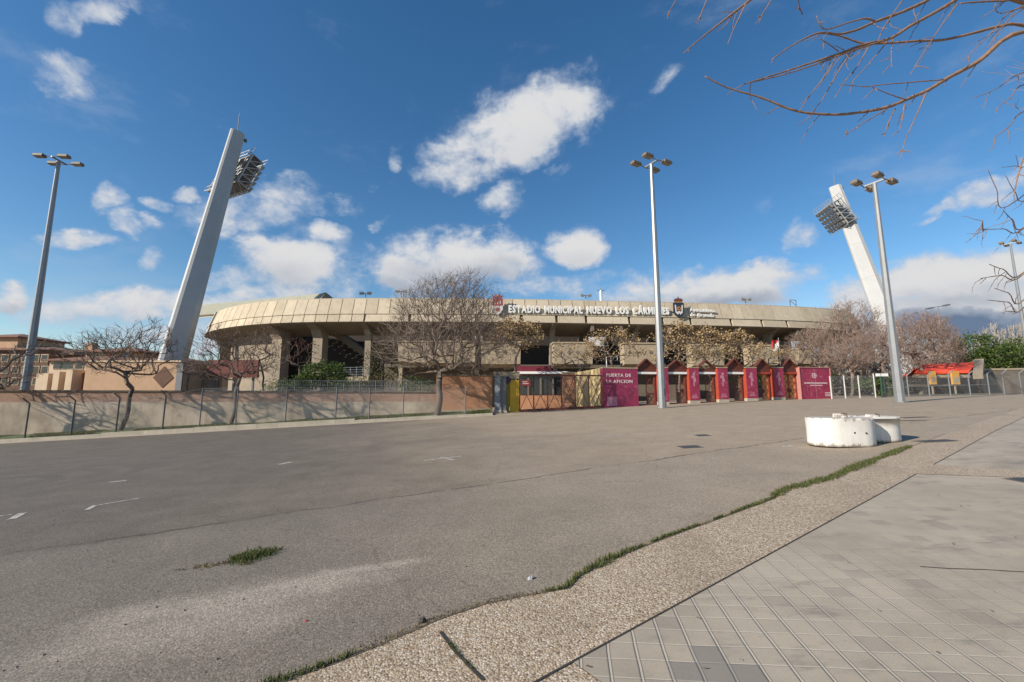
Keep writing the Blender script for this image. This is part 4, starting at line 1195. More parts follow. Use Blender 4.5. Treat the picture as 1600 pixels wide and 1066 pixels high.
# big lettered panel
s0, s1 = gs(942), gs(997); zb = gzs((s0+s1)/2)-.02; zt = gtop(970, 576)
e = empty('maroon_billboard', gp((s0+s1)/2, 0, zb), 'large maroon panel lettered PUERTA DE LA AFICION', 'billboard')
mb = MB(); gbox(mb, s0, s1, .0, .45, zb-.2, zt); mb.build('panel', POSTER2, e)
mb = MB(); gbox(mb, s0-.03, s1+.03, -.03, .48, zt+.002, zt+.08); mb.build('cap', CREAM, e)
gtext('PUERTA DE', 967, 589.0, .33, -.012, FADED, e, 'lettering', .006)
gtext('LA AFICION', 968, 598.6, .33, -.012, FADED, e, 'lettering', .006)
mb = MB(); gbox(mb, gs(948), gs(963), -.006, .0, zb+.1, zb+.75); mb.build('faded_print', PRINT, e)
# pillars
PIL = [(1026, 1044), (1074, 1092), (1119, 1137), (1163, 1182.5), (1206, 1224.5)]
LAB = ['maroon gate pillar just behind the tall lamp post', 'maroon gate pillar with pinkish poster, first one right of the tall lamp post', 'maroon gate pillar between the middle two dark turnstile doors', 'maroon gate pillar left of the half open tan door', 'maroon gate pillar between the two gates with tan doors']
for i, (u0, u1) in enumerate(PIL):
    s0, s1 = gs(u0+2.2), gs(u1); zb = gzs((s0+s1)/2)-.02; zt = gtop((u0+u1)/2, 575.3)
    e = empty('gate_pillar', gp((s0+s1)/2, 0, zb), LAB[i], 'gate pillar', 'maroon pillars between the turnstile gates')
    mb = MB(); gbox(mb, s0, s1, -.06, .45, zb-.2, zb+.22); mb.build('plinth', PAVC, e)
    mb = MB(); gbox(mb, s0+.015, s1-.015, -.05, .44, zb+.222, zt); mb.build('body', REDF, e)
    mb = MB(); gbox(mb, s0+.05, s1+.0, -.075, -.051, zb+.24, zt-.03); mb.build('poster', POSTER, e)
    mb = MB(); gbox(mb, s0-.03, s1+.03, -.09, .48, zt+.002, zt+.07); mb.build('cap', CREAM, e)
    # pale figure print on the upper part of the poster and small print at its foot
    sm_ = (s0+s1)/2
    mb = MB(); zc = zt-.55
    for (x, z, w, h) in ((0, .10, .20, .22), (-.06, -.12, .30, .2), (.04, -.36, .22, .26), (-.02, -.66, .12, .3)): gbox(mb, sm_+x-w/2, sm_+x+w/2, -.081-.002*abs(x)*10, -.0755, zc+z-h/2, zc+z+h/2-.003)
    mb.build('poster_figure', PRINT, e)
    mb = MB()
    for k in range(3): gbox(mb, sm_-.26+.04*k, sm_+.26-.05*k, -.080, -.0755, zb+.40+.10*k, zb+.45+.10*k)
    mb.build('small_print', PRINT, e)
# turnstile bays
DOORF = mat('brown_red_door_frame', (.20, .045, .028), .2, 4, .6)
BAY = [(997, 1026), (1044, 1074), (1092, 1119), (1137, 1163), (1182.5, 1206), (1224.5, 1249)]
BL = ['rust red turnstile gate with pediment right of the lettered panel', 'rust red turnstile gate immediately right of the tall lamp post', 'rust red turnstile gate with dark open doors, third from the lettered panel', 'rust red turnstile gate with white lintel, beside the half open tan door', 'turnstile gate with one tan lattice leaf closed and one leaf open', 'turnstile gate with both tan lattice leaves closed, next to the end panel']
for i, (u0, u1) in enumerate(BAY):
    s0, s1 = gs(u0)+.02, gs(u1)+.06; zb = gzs((s0+s1)/2); zl = gtop((u0+u1)/2, 584.5); zt = gtop((u0+u1)/2, 578)
    za = gtop((u0+u1)/2, 562 if i not in (1, 2) else 564); sm_ = (s0+s1)/2
    e = empty('turnstile_gate', gp(sm_, .3, zb), BL[i], 'turnstile gate', 'turnstile gates of the entrance')
    w = .09
    mb = MB()
    gbox(mb, s0, s0+w, .25, .40, zb-.1, zl); gbox(mb, s1-w, s1, .25, .40, zb-.1, zl); gbox(mb, s0+w, s1-w, .25, .40, zb-.1, zb+.06)
    mb.build('frame', RUST, e)
    mb = MB(); gbox(mb, s0-.04, s1+.04, .12, .46, zl+.002, zl+.16); mb.build('lintel', WHITEP if i < 4 else REDF, e)
    # pediment: pitched metal frame, filled or open
    zz = zl+.165
    def tri(o0, o1, sa, sb, z0, za_, m, name):
        mb = MB(); mb.hexa([gp(sa, o0, z0), gp(sb, o0, z0), gp((sa+sb)/2, o0, za_)], [gp(sa, o1, z0), gp(sb, o1, z0), gp((sa+sb)/2, o1, za_)]); return mb.build(name, m, e)
    mb = MB(); gbox(mb, s0-.1, s1+.1, .2, .36, zz, zt+.1); mb.build('tympanum', RUST, e)
    if i != 2: tri(.22, .34, s0-.08, s1+.08, zt+.102, za-.03, RUST, 'pediment')
    mb = MB()
    for sgn in (0, 1):
        a = gp(s0-.18 if sgn == 0 else s1+.18, .2, zt+.02); b = gp(sm_, .2, za+.06)
        mb.bar(a, b, .34, .07, up=Vector((0, 0, 1)))
    mb.build('pediment_frame', RUST, e)
    # door leaves: frame, lattice or panel
    hw = (s1-s0-2*w)/2
    for side in (0, 1):
        a0 = s0+w+side*hw; a1 = a0+hw
        open_ = (i < 4 and side == 0) or (i == 4 and side == 0)
        mb = MB(); f = .048
        zt_ = zl-.03; zb_ = zb+.08
        Q = (lambda s, o, z: gp(s, o, z)) if not open_ else None
        piv = a0 if side == 0 else a1
        ang = R(72) if open_ else 0
        def Lf(x, y, z):   # x along leaf from pivot
            sg = 1 if side == 0 else -1
            return gp(piv+sg*x*math.cos(ang)-sg*0, .33+y+x*math.sin(ang), z)
        def lbox(mb, x0, x1, y0, y1, z0, z1):
            mb.hexa([Lf(x0, y0, z0), Lf(x1, y0, z0), Lf(x1, y1, z0), Lf(x0, y1, z0)], [Lf(x0, y0, z1), Lf(x1, y0, z1), Lf(x1, y1, z1), Lf(x0, y1, z1)])
        lbox(mb, .005, f, -.03, .03, zb_, zt_); lbox(mb, hw-f, hw-.008, -.03, .03, zb_, zt_)
        for zq in (zb_, zb_+(zt_-zb_)*.36, zb_+(zt_-zb_)*.66, zt_-f): lbox(mb, f, hw-f, -.028, .028, zq, zq+f)
        # X bars
        hh = (zt_-zb_)
        for za0, za1 in ((.03, .36), (.36, .66), (.66, .98)):
            mb.bar(Lf(f, 0, zb_+hh*za0), Lf(hw-f, 0, zb_+hh*za1), .02); mb.bar(Lf(hw-f, 0, zb_+hh*za0), Lf(f, 0, zb_+hh*za1), .02)
        d = mb.build('door_leaf', DOORF if i < 4 or (i == 4 and not side) else REDF, e)
        mb = MB()
        if (i == 4 and side == 1) or i == 5: lbox(mb, f*.5, hw-f*.5, .032, .05, zb_+.03, zt_-.03); mb.build('door_panel', DOORP, d)
        else: lbox(mb, f*.5, hw-f*.5, .032, .05, zb_+.03, zb_+hh*.36); mb.build('door_panel', CONC3, d)
        mb = MB(); c = Lf(hw-f*.6, -.045, zb_+hh*.33); mb.tube([c, c+Vector((0, -.03, 0))], .15 if i >= 4 else .07, 10); mb.build('lock_plate', RUST, d)
# ground slab before the gates
# end panel
s0, s1 = gs(1250), gs(1297); zb = gzs((s0+s1)/2)-.02; zt = gtop(1273, 575)
e = empty('maroon_billboard', gp((s0+s1)/2, 0, zb), 'square maroon billboard with a pale round emblem at the right end of the gates', 'billboard')
mb = MB(); gbox(mb, s0, s1, -.05, .25, zb+.02, zt); mb.build('panel', POSTER, e)
mb = MB(); gbox(mb, s0-.05, s0-.004, -.1, .5, zb-.1, zt+.05); gbox(mb, s1+.004, s1+.05, -.1, .3, zb-.1, zt+.05); gbox(mb, s0-.002, s1+.002, -.1, .3, zt+.002, zt+.06); mb.build('frame', mat('pink_frame', (.42, .19, .17), .12, 4, .6), e)
mb = MB(); gbox(mb, (s0+s1)/2-.012, (s0+s1)/2+.012, -.056, -.051, zb+.05, zt-.02); mb.build('seam', PRINT, e)
c = gs(1272.5); zc = gtop(1272.5, 587)
def ring(mb, s, z, r0, r1, o0, o1, n=20):
    for k in range(n):
        a, b = 2*math.pi*k/n, 2*math.pi*(k+1)/n
        q = [(r0, a), (r1, a), (r1, b), (r0, b)]
        mb.hexa([gp(s+r*math.cos(t), o0, z+r*math.sin(t)) for r, t in q], [gp(s+r*math.cos(t), o1, z+r*math.sin(t)) for r, t in q])
mb = MB(); ring(mb, c, zc, .16, .21, -.062, -.051)
mb.build('emblem_ring', FADED, e)
mb = MB(); gbox(mb, c-.04, c+.05, -.062, -.051, zc-.09, zc+.09); gbox(mb, c+.052, c+.09, -.062, -.051, zc-.02, zc+.03); mb.build('emblem_figure', FADED, e)
mb = MB(); rg = random.Random(4)
x = gs(1256)
while x < gs(1291): 
    w_ = rg.uniform(.04, .09); gbox(mb, x, x+w_, -.06, -.051, gtop(1273, 598.8)-.04, gtop(1273, 598.8)+.05); x += w_+.018
x = gs(1265)
while x < gs(1283):
    w_ = rg.uniform(.04, .09); gbox(mb, x, x+w_, -.06, -.051, gtop(1273, 602.3)-.03, gtop(1273, 602.3)+.035); x += w_+.018
x = gs(1286)
for k in range(3): gbox(mb, gs(1287), gs(1295), -.06, -.051, zb+.24+.12*k, zb+.30+.12*k)
mb.build('small_print', FADED, e)

# sliding barred gate
HA, HB = P(812, 636.5, 30.0), P(942, 634.5, 30.6)
hd = Vector((HB.x-HA.x, HB.y-HA.y)); HL = hd.length; hd.normalize(); hin = Vector((-hd.y, hd.x))
def hp(s, o, z): q = Vector((HA.x, HA.y))+hd*s+hin*o; return Vector((q.x, q.y, z))
z0 = gz(HA.x, HA.y)+.06; zt = P(812, 586.5, 30).z
zB = gz(HB.x, HB.y)+.06
e = empty('barred_gate', hp(HL/2, 0, z0), 'wide rust red sliding gate of crossed bars left of the lettered panel', 'gate')
mb = MB()
mb.bar(hp(0, 0, zt), hp(HL, 0, zt), .10, .10); mb.bar(hp(0, 0, z0+.05), hp(HL, 0, zB+.05), .14, .16)
npan = 6
mb.build('frame', RUST, e)
for k in range(npan+1):
    mb = MB(); s = HL*k/npan; mb.bar(hp(s, 0, z0+(zB-z0)*k/npan), hp(s, 0, zt-.05), .08); mb.build('upright', RUST, e)
for k in range(npan):
    mb = MB(); a, b = HL*k/npan+.04, HL*(k+1)/npan-.04
    zq = z0+(zB-z0)*k/npan+.12
    mid = zq+(zt-zq)*.42
    if k < 3:
        mb.bar(hp(a, 0, zq), hp((a+b)/2, 0, mid), .035); mb.bar(hp(b, 0, zq), hp((a+b)/2, 0, mid), .035)
        mb.bar(hp(a, 0, mid), hp(b, 0, mid), .035)
    else:
        mb.bar(hp(a, 0, zq), hp(b, 0, zt-.05), .035); mb.bar(hp(b, 0, zq), hp(a, 0, zt-.05), .035)
    mb.build('cross_brace', RUST, e)
# cream board with a sloping top, leaning shadows on it
a, b = P(893, 633, 35.2), P(943, 633, 31.3)
za, zb_ = P(893, 583.5, 35.2).z, P(941, 574.5, 31.3).z
e = empty('cream_board', on(a.x, a.y), 'cream coloured board wall angled away behind the barred gate', 'wall')
g0 = gz(a.x, a.y)
mb = MB(); mb.prism([(a.x, a.y, g0-.1), (b.x, b.y, g0-.1), (b.x, b.y, zb_), (a.x, a.y, za)], (0, .3, 0)); mb.build('board', CREAMW, e)
bd = Vector((b.x-a.x, b.y-a.y, 0)); bm_ = Vector((bd.y, -bd.x, 0)).normalized()*.02; dmx = Vector((a.x, a.y, 0))+bd*.34; dmx.z = P(907, 599, 33.8).z; bd.normalize(); mb = MB(); r = .34
mb.prism([dmx+bm_-bd*r, dmx+bm_-Vector((0, 0, .55)), dmx+bm_+bd*r, dmx+bm_+Vector((0, 0, .55))], -bm_*.6); mb.build('diamond_mark', STUCCO, e)
a, b = P(880, 633, 32.2), P(899.5, 633, 32.2)
e = empty('brick_pier', on(a.x, a.y), 'orange brick pier with white edge left of the cream board', 'pier')
zt2 = P(885, 583.5, 32.2).z
mb = MB(); mb.prism([(a.x, a.y, g0-.1), (b.x, b.y, g0-.1), (b.x, b.y, zt2), (a.x, a.y, zt2)], (0, .5, 0)); mb.build('pier', BRICK, e)
mb = MB(); mb.prism([(a.x, a.y-.02, zt2+.002), (b.x, b.y-.02, zt2+.002), (b.x, b.y-.02, zt2+.1), (a.x, a.y-.02, zt2+.1)], (0, .55, 0)); mb.build('cap', CREAM, e)
# low ticket building behind the barred gate
Yt = 36.0
x0, x1 = P(806, 600, Yt).x, P(884, 600, Yt).x
g1 = gz((x0+x1)/2, Yt); zc = P(840, 584.5, Yt).z; zw = P(840, 618, Yt).z
e = empty('ticket_office', (x0, Yt, g1), 'low brick ticket office with dark window and maroon fascia behind the barred gate', 'building')
def fb(mb, xa, xb, ya, yb, za, zb): mb.prism([(xa, ya, za), (xb, ya, za), (xb, yb, za), (xa, yb, za)], (0, 0, zb-za))
mb = MB(); fb(mb, x0, x1, Yt, Yt+4, g1-.2, zw); mb.build('brick_base', BRICK, e)
mb = MB(); fb(mb, x0+.05, x1-.05, Yt+.25, Yt+4, zw+.003, zc); mb.build('glazing', GLASS, e)
mb = MB()
for k in range(5):
    x = x0+(x1-x0)*k/4; fb(mb, x-.07, x+.07, Yt+.12, Yt+.24, zw+.003, zc)
mb.build('mullions', CONC3, e)
mb = MB(); fb(mb, x0-.2, x1+.2, Yt-.2, Yt+4, zc+.003, zc+.2); mb.build('canopy_edge', WHITEP, e)
mb = MB(); fb(mb, x0-.1, x1-1.2, Yt-.05, Yt+4, zc+.205, P(840, 572, Yt).z); mb.build('fascia', mat('maroon_fascia', (.16, .02, .035), .15, 2, .6), e)
mb = MB(); xa = P(815, 600, Yt).x; fb(mb, xa, xa+.75, Yt+.1, Yt+.118, P(840, 603, Yt).z, P(840, 594, Yt).z); mb.build('notice', mat('notice_red', (.18, .02, .03), .2, 3, .6), e)
mb = MB(); za = P(840, 600, Yt).z
for k in range(2): fb(mb, xa+.08, xa+.6-.1*k, Yt+.09, Yt+.099, za+.15*k, za+.15*k+.05)
mb.build('notice_print', FADED, e)
# yellow service door and its steel posts
yd = 30.4
x0, x1 = P(789, 600, yd).x, P(812, 600, yd).x; g2 = gz(x0, yd)
e = empty('service_door', (x0, yd, g2), 'yellow metal service door under a tan lintel left of the barred gate', 'door')
zt3 = P(800, 592, yd).z
mb = MB(); fb(mb, x0, x0+.30, yd, yd+.06, g2+.05, zt3-.02); mb.build('door_leaf', mat('olive_yellow_paint', (.26, .22, .03), .2, 2, .6), e)
mb = MB(); fb(mb, x0+.34, x1, yd+.02, yd+.08, g2+.05, zt3-.1); mb.build('door_leaf', YELL, e)
mb = MB()
for k in range(6):
    x = x0+.40+k*(x1-x0-.46)/5; fb(mb, x-.01, x+.01, yd-.0, yd+.017, g2+.1, zt3-.15)
mb.build('ribs', YELL, e)
mb = MB(); fb(mb, P(770, 600, yd).x, x1, yd+.1, yd+.5, zt3+.003, P(800, 581, yd).z); mb.build('lintel', CREAM, e)
c = Vector(((x0+x1)/2-.35, yd+.05, zt3-.1)); mb = MB(); mb.tube([c+Vector((0, -.06, 0)), c+Vector((0, .04, 0))], .26, 14); mb.build('round_plate', mat('dark_violet_plate', (.07, .03, .07), .2, 4, .5), e)
yd2 = 29.9
for k, (ua, ub, lab) in enumerate(((773, 782, 'wide blue grey steel gate post at the end of the brick wall'), (783, 791, 'narrow blue grey steel gate post beside the yellow door'))):
    xa, xb = P(ua, 600, yd2+k*.12).x, P(ub, 600, yd2+k*.12).x; y = yd2+k*.12
    e = empty('steel_post', (xa, y, gz(xa, y)), lab, 'post', 'blue grey steel gate posts')
    mb = MB(); fb(mb, xa, xb, y, y+.35, gz(xa, y)-.1, P(780, 588+k*1.5, y).z); mb.build('post', STEELB if k == 0 else GALVD, e)
    mb = MB(); fb(mb, xa-.03, xb+.03, y-.04, y+.4, P(780, 588+k*1.5, y).z+.002, P(780, 588+k*1.5, y).z+.06); mb.build('cap', GALVD, e)
    mb = MB(); fb(mb, xa-.06, xb+.06, y-.08, y+.42, gz(xa, y)-.1, gz(xa, y)+.25-.08*k); mb.build('footing', PAVC, e)
# white pipe frame and flag seen above the gate
Yf = 38
e = empty('pipe_frame', on(P(948, 600, Yf).x, Yf), 'white square pipe frame standing above the lettered panel', 'frame')
mb = MB(); z0 = P(948, 558, Yf).z; mb.tube([(P(948, 575, Yf).x, Yf, 1.0), (P(948, 575, Yf).x, Yf, z0), (P(965.5, 575, Yf).x, Yf, z0), (P(965, 575, Yf).x, Yf, z0-.32)], .05, 6); mb.build('pipe', WHITEP, e)
Yf = 42
fx_ = P(1222, 600, Yf).x
e = empty('flag', on(fx_, Yf), 'small red and white flag above the closed tan gate', 'flag')
zf = P(1222, 531, Yf).z
mb = MB(); mb.tube([(fx_, Yf, gz(fx_, Yf)), (fx_, Yf, zf+.2)], .035, 6); mb.build('pole', GALV, e)
mb = MB()
for k in range(6):
    t0_, t1_ = k/6, (k+1)/6; w0, w1 = .12*math.sin(t0_*6), .12*math.sin(t1_*6)
    mb.m = 0
    mb.hexa([(fx_-.8*t0_, Yf+w0, zf-.2-t0_*.75), (fx_-.8*t1_, Yf+w1, zf-.2-t1_*.75), (fx_-.8*t1_, Yf+w1+.01, zf-.2-t1_*.75), (fx_-.8*t0_, Yf+w0+.01, zf-.2-t0_*.75)], [(fx_-.8*t0_, Yf+w0, zf), (fx_-.8*t1_, Yf+w1, zf-t1_*.5), (fx_-.8*t1_, Yf+w1+.01, zf-t1_*.5), (fx_-.8*t0_, Yf+w0+.01, zf)])
mb.build('cloth', mat('flag_red', (.45, .03, .03), .1, 3, .7), e)
mb = MB(); 
for k in range(3): mb.hexa([(fx_-.02-.2*k, Yf-.02+.03*k, zf-.7-.2*k), (fx_-.2-.2*k, Yf+.0+.03*k, zf-.85-.2*k), (fx_-.2-.2*k, Yf+.02, zf-.85-.2*k), (fx_-.02-.2*k, Yf+.02, zf-.7-.2*k)], [(fx_-.02-.2*k, Yf-.02, zf-.2-.15*k), (fx_-.2-.2*k, Yf, zf-.32-.15*k), (fx_-.2-.2*k, Yf+.02, zf-.32-.15*k), (fx_-.02-.2*k, Yf+.02, zf-.2-.15*k)])
mb.build('white_stripe', WHITEP, e)

# ------------------------------------------------------------------ white concrete blocks
def block(name, c, L, W, H, rz, label):
    e = empty(name, (c.x, c.y, gz(c.x, c.y)), label, 'concrete block', 'white painted concrete road blocks', rz, world=False)
    prof = []; n = 10; r = W/2
    def loop(k, z, dx=0):
        q = []
        rr_ = r*k
        for sgn, cx in ((1, L/2-r), (-1, -(L/2-r))):
            for i in range(n+1):
                a = -math.pi/2+math.pi*i/n
                q.append((sgn*(cx*sgn+0)+sgn*rr_*math.cos(a) if False else cx+sgn*rr_*math.cos(a), sgn*rr_*math.sin(a), z))
        return q
    mb = MB(); zs = [(.955, .0), (.985, .05), (.975, .3), (1.0, .58), (1.005, H-.03), (.985, H-.008), (.93, H)]
    loops = [loop(k, z) for k, z in zs]; m = len(loops[0])
    for l in loops: mb.v += l
    for j in range(len(loops)-1):
        for i in range(m): mb.f.append((j*m+i, j*m+(i+1) % m, (j+1)*m+(i+1) % m, (j+1)*m+i)); mb.mi.append(0)
    mb.f.append(tuple(range(m-1, -1, -1))); mb.mi.append(0); mb.f.append(tuple((len(loops)-1)*m+i for i in range(m))); mb.mi.append(0)
    o = mb.build('block', BLOCKP, e, smooth=False)
    o.data.polygons.foreach_set('use_smooth', [len(p.vertices) == 4 for p in o.data.polygons])
    mb = MB(); mb.hexa([(-.11, -.08, H-.02), (.11, -.08, H-.02), (.11, .08, H-.02), (-.11, .08, H-.02)], [(-.09, -.06, H+.09), (.09, -.06, H+.09), (.09, .06, H+.09), (-.09, .06, H+.09)])
    l = mb.build('lifting_lug', BLOCKP, e); bevel(l, .02)
    mb = MB(); mb.tube([(.05, -.01, H), (.05, -.01, H+.085), (.11, .0, H+.10), (.19, .01, H+.08), (.2, .01, H)], .011, 6); mb.build('lifting_hook', mat('rusty_iron', (.10, .055, .035), .3, 9, .8), e)
    for x, z in ((.02, H*.50), (.26, H*.49)):
        if L < 1.3: continue
        mb = MB(); yy = -r*.985
        mb.tube([(x, yy-.004, z), (x, yy+.05, z)], .020, 8); mb.build('dowel_hole', VOID, e)  # solid stub; the shade in the hole is put into its colour
    return e
p = G(1311, 701); q = G(1266, 694)
block('concrete_block', Vector((p.x+.37, p.y+.42)), 1.36, .88, .62, R(-3), 'nearer white concrete block with two small holes in its side')
p = G(1383, 694)
block('concrete_block', Vector((p.x+.20, p.y+.55)), 1.06, .86, .53, R(-8), 'white concrete block tucked behind the nearer one, in its shadow')
# ------------------------------------------------------------------ small things on the lot
def disc(name, u, v, r, m, label, cat, off=.006, sq=None):
    c = G(u, v); e = empty(name, c, label, cat)
    mb = MB(); n = 20
    poly = [(c.x+r*math.cos(2*math.pi*i/n), c.y+r*math.sin(2*math.pi*i/n)) for i in range(n)] if not sq else [(c.x-sq[0], c.y-sq[1]), (c.x+sq[0], c.y-sq[1]), (c.x+sq[0], c.y+sq[1]), (c.x-sq[0], c.y+sq[1])]
    mb.hexa([(x, y, gz(x, y)-.03) for x, y in poly], [(x, y, gz(x, y)+off) for x, y in poly]); mb.build('frame', CONC3, e)
    mb = MB(); poly = [(c.x+(x-c.x)*.86, c.y+(y-c.y)*.86) for x, y in poly]
    mb.hexa([(x, y, gz(x, y)) for x, y in poly], [(x, y, gz(x, y)+off+.004) for x, y in poly]); mb.build('lid', m, e)
IRON = mat('cast_iron', (.06, .055, .05), .25, 6, .6)
disc('manhole_cover', 1078, 698.5, .24, IRON, 'dark square iron cover in the asphalt left of the white blocks', 'manhole cover', sq=(.26, .22))
disc('manhole_cover', 1097, 680.5, .2, IRON, 'small dark iron cover farther back in the asphalt, behind the nearer cover', 'manhole cover', sq=(.2, .2))
disc('dark_plate', 1462, 690, .3, IRON, 'long dark plate just right of the white blocks', 'drain grate', off=.014, sq=(.42, .16))  # flat dark rectangle in a slightly larger frame, beside the blocks
disc('dark_plate', 1609, 752, .3, IRON, 'dark plate in the tiles cut by the right edge', 'drain grate', off=.016, sq=(.22, .16))  # flat dark rectangle set where the tiles have a dark corner
def scrap(name, u, v, sz, m, label, cat, seed):
    c = G(u, v); rg = random.Random(seed); mb = MB()
    n = 9; lo = []; hi = []
    for i in range(n):
        a = 2*math.pi*i/n; r = sz*rg.uniform(.6, 1.1)
        lo.append((c.x+r*math.cos(a), c.y+r*math.sin(a), c.z+.001)); hi.append((c.x+r*.6*math.cos(a+.2), c.y+r*.6*math.sin(a+.2), c.z+sz*rg.uniform(.5, 1.2)))
    mb.hexa(lo, hi); o = mb.build(name, m); tag(o, label, cat); return o
scrap('crumpled_wrapper', 829, 905, .028, mat('wrapper_grey', (.30, .31, .31), .2, 20, .5), 'small crumpled grey wrapper on asphalt near the weed line', 'litter', 3)
scrap('red_scrap', 478, 971, .013, mat('red_scrap_paper', (.28, .03, .03), .3, 20, .6), 'tiny red scrap lying on the pale asphalt patch', 'litter', 4)
scrap('stone', 660, 972, .028, mat('dark_stone', (.05, .045, .04), .3, 20, .9), 'dark stone in the dry weeds beside the aggregate strip', 'stone', 5)
disc('dark_plate', 1429, 652.5, .3, IRON, 'long dark plate in the asphalt behind the white blocks, farther one', 'drain grate', off=.008, sq=(.50, .16))  # flat dark rectangle laid over a dark streak in the asphalt
disc('dark_plate', 1424, 657.5, .3, IRON, 'long dark plate in the asphalt behind the white blocks, nearer one', 'drain grate', off=.008, sq=(.50, .10))  # narrower dark rectangle over the second dark streak
rg = random.Random(12); mbl = MB()
for _ in range(70):
    u, v = rg.uniform(300, 1600), 660+406*rg.random()**1.1
    c = G(u, v); a = rg.random()*6.283; l = rg.uniform(.008, .018); h = .020
    dx, dy = math.cos(a)*l, math.sin(a)*l
    mbl.add([(c.x-dx, c.y-dy, c.z+h), (c.x+dy*.4, c.y-dx*.4, c.z+h+.006), (c.x+dx, c.y+dy, c.z+h+.012*rg.random()), (c.x-dy*.4, c.y+dx*.4, c.z+h+.004)], [(0, 1, 2, 3)])
tag(mbl.build('fallen_leaves', STRAW), 'few small dry leaves scattered over the lot and pavement', 'fallen leaves', kind='stuff')
# loose grit
rg = random.Random(77); mbq = MB()
for _ in range(170):
    u, v = rg.uniform(-50, 1500), 700+366*rg.random()**.7
    c = G(u, v); r = rg.uniform(.004, .011)
    if (Vector((c.x, c.y))-Vector((t0.x, t0.y))).dot(Vector((-right.x, -right.y))) < -.1: continue
    n = 5; mbq.hexa([(c.x+r*math.cos(6.283*i/n), c.y+r*math.sin(6.283*i/n), c.z) for i in range(n)], [(c.x+r*.6*math.cos(6.283*i/n), c.y+r*.6*math.sin(6.283*i/n), c.z+r*.9) for i in range(n)])
tag(mbq.build('loose_grit', mat('grit', (.16, .135, .11), .5, 30, .9)), 'scattered loose grit and small stones on the asphalt', 'grit', kind='stuff')

# ------------------------------------------------------------------ buildings on the left
def hip(mb, x0, x1, y0, y1, z, h, ov=.5):
    x0 -= ov; x1 += ov; y0 -= ov; y1 += ov; d = min(x1-x0, y1-y0)/2
    if x1-x0 > y1-y0: r0, r1 = (x0+d, (y0+y1)/2, z+h), (x1-d-.01, (y0+y1)/2, z+h)
    else: r0, r1 = ((x0+x1)/2, y0+d, z+h), ((x0+x1)/2, y1-d-.01, z+h)
    v = [(x0, y0, z), (x1, y0, z), (x1, y1, z), (x0, y1, z), r0, r1, (x0, y0, z-.18), (x1, y0, z-.18), (x1, y1, z-.18), (x0, y1, z-.18)]
    fs = [(0, 1, 5, 4), (2, 3, 4, 5), (1, 2, 5), (3, 0, 4)] if x1-x0 > y1-y0 else [(0, 1, 4), (2, 3, 5), (1, 2, 5, 4), (3, 0, 4, 5)]
    fs += [(9, 8, 7, 6), (0, 6, 7, 1), (1, 7, 8, 2), (2, 8, 9, 3), (3, 9, 6, 0)]
    mb.add(v, fs)
def win(par, u, v, w, h, Y, m=GLASS, name='window', sill=True):
    c = P(u, v, Y)
    mb = MB(); fb(mb, c.x-w/2-.08, c.x+w/2+.08, Y-.06, Y+.1, c.z-h/2-.08, c.z+h/2+.08); o = mb.build(name, STUCCOL, par)
    mb = MB(); fb(mb, c.x-w/2, c.x+w/2, Y-.075, Y-.061, c.z-h/2, c.z+h/2); mb.build('pane', m, o)
# low tan pavilion with red doors
Y = 40.0
x0, x1 = P(62, 590, Y).x, P(280, 590, Y).x; g = gz(x0, Y)
e = empty('tan_pavilion', on((x0+x1)/2, Y), 'low tan pavilion with red doors between stub piers, behind the left wall', 'building')
zt = P(160, 573.5, Y).z
xm = P(132, 590, Y).x
mb = MB(); fb(mb, xm, x1, Y, Y+6, g-.5, zt+.45); mb.build('wall', STUCCO, e)
mb = MB(); fb(mb, x0, xm-.01, Y+.9, Y+6, g-.5, P(100, 582, Y).z); mb.build('porch_wall', STUCCO, e)
for ua, ub, tv in ((62, 80.5, 584), (88, 97.5, 581), (107.5, 117.5, 578)):
    mb = MB(); xa, xb = P(ua, 590, Y).x, P(ub, 590, Y).x; fb(mb, xa, xb, Y-.3, Y+.88, g-.5, P(90, tv, Y).z); mb.build('pier', STUCCOL, e)
for ua, ub in ((80.5, 88), (98, 107), (118, 131)):
    mb = MB(); xa, xb = P(ua, 590, Y).x, P(ub, 590, Y).x; fb(mb, xa+.02, xb-.02, Y+.7, Y+.86, g-.3, P(100, 585.5, Y).z); d = mb.build('door', SHUT, e)
    mb = MB(); fb(mb, xa+.02, xb-.02, Y+.6, Y+.87, P(100, 585.3, Y).z, P(100, 582.5, Y).z); mb.build('door_head', SHUT, d)
mb = MB(); fb(mb, xm-.1, x1+.1, Y-.1, Y+6.1, zt+.453, zt+.6); mb.build('coping', STUCCOL, e)
mb = MB(); q = P(254, 590, Y-.1); r = .95
mb.prism([(q.x-r, Y-.05, q.z), (q.x, Y-.05, q.z-r), (q.x+r, Y-.05, q.z), (q.x, Y-.05, q.z+r*1.1)], (0, .045, 0)); mb.build('diamond_niche', BROWNB, e)
mb = MB(); fb(mb, P(276.5, 590, Y).x, x1+.35, Y-.12, Y-.003, g-.5, zt+.35); mb.build('corner_pillar', GALVD, e)
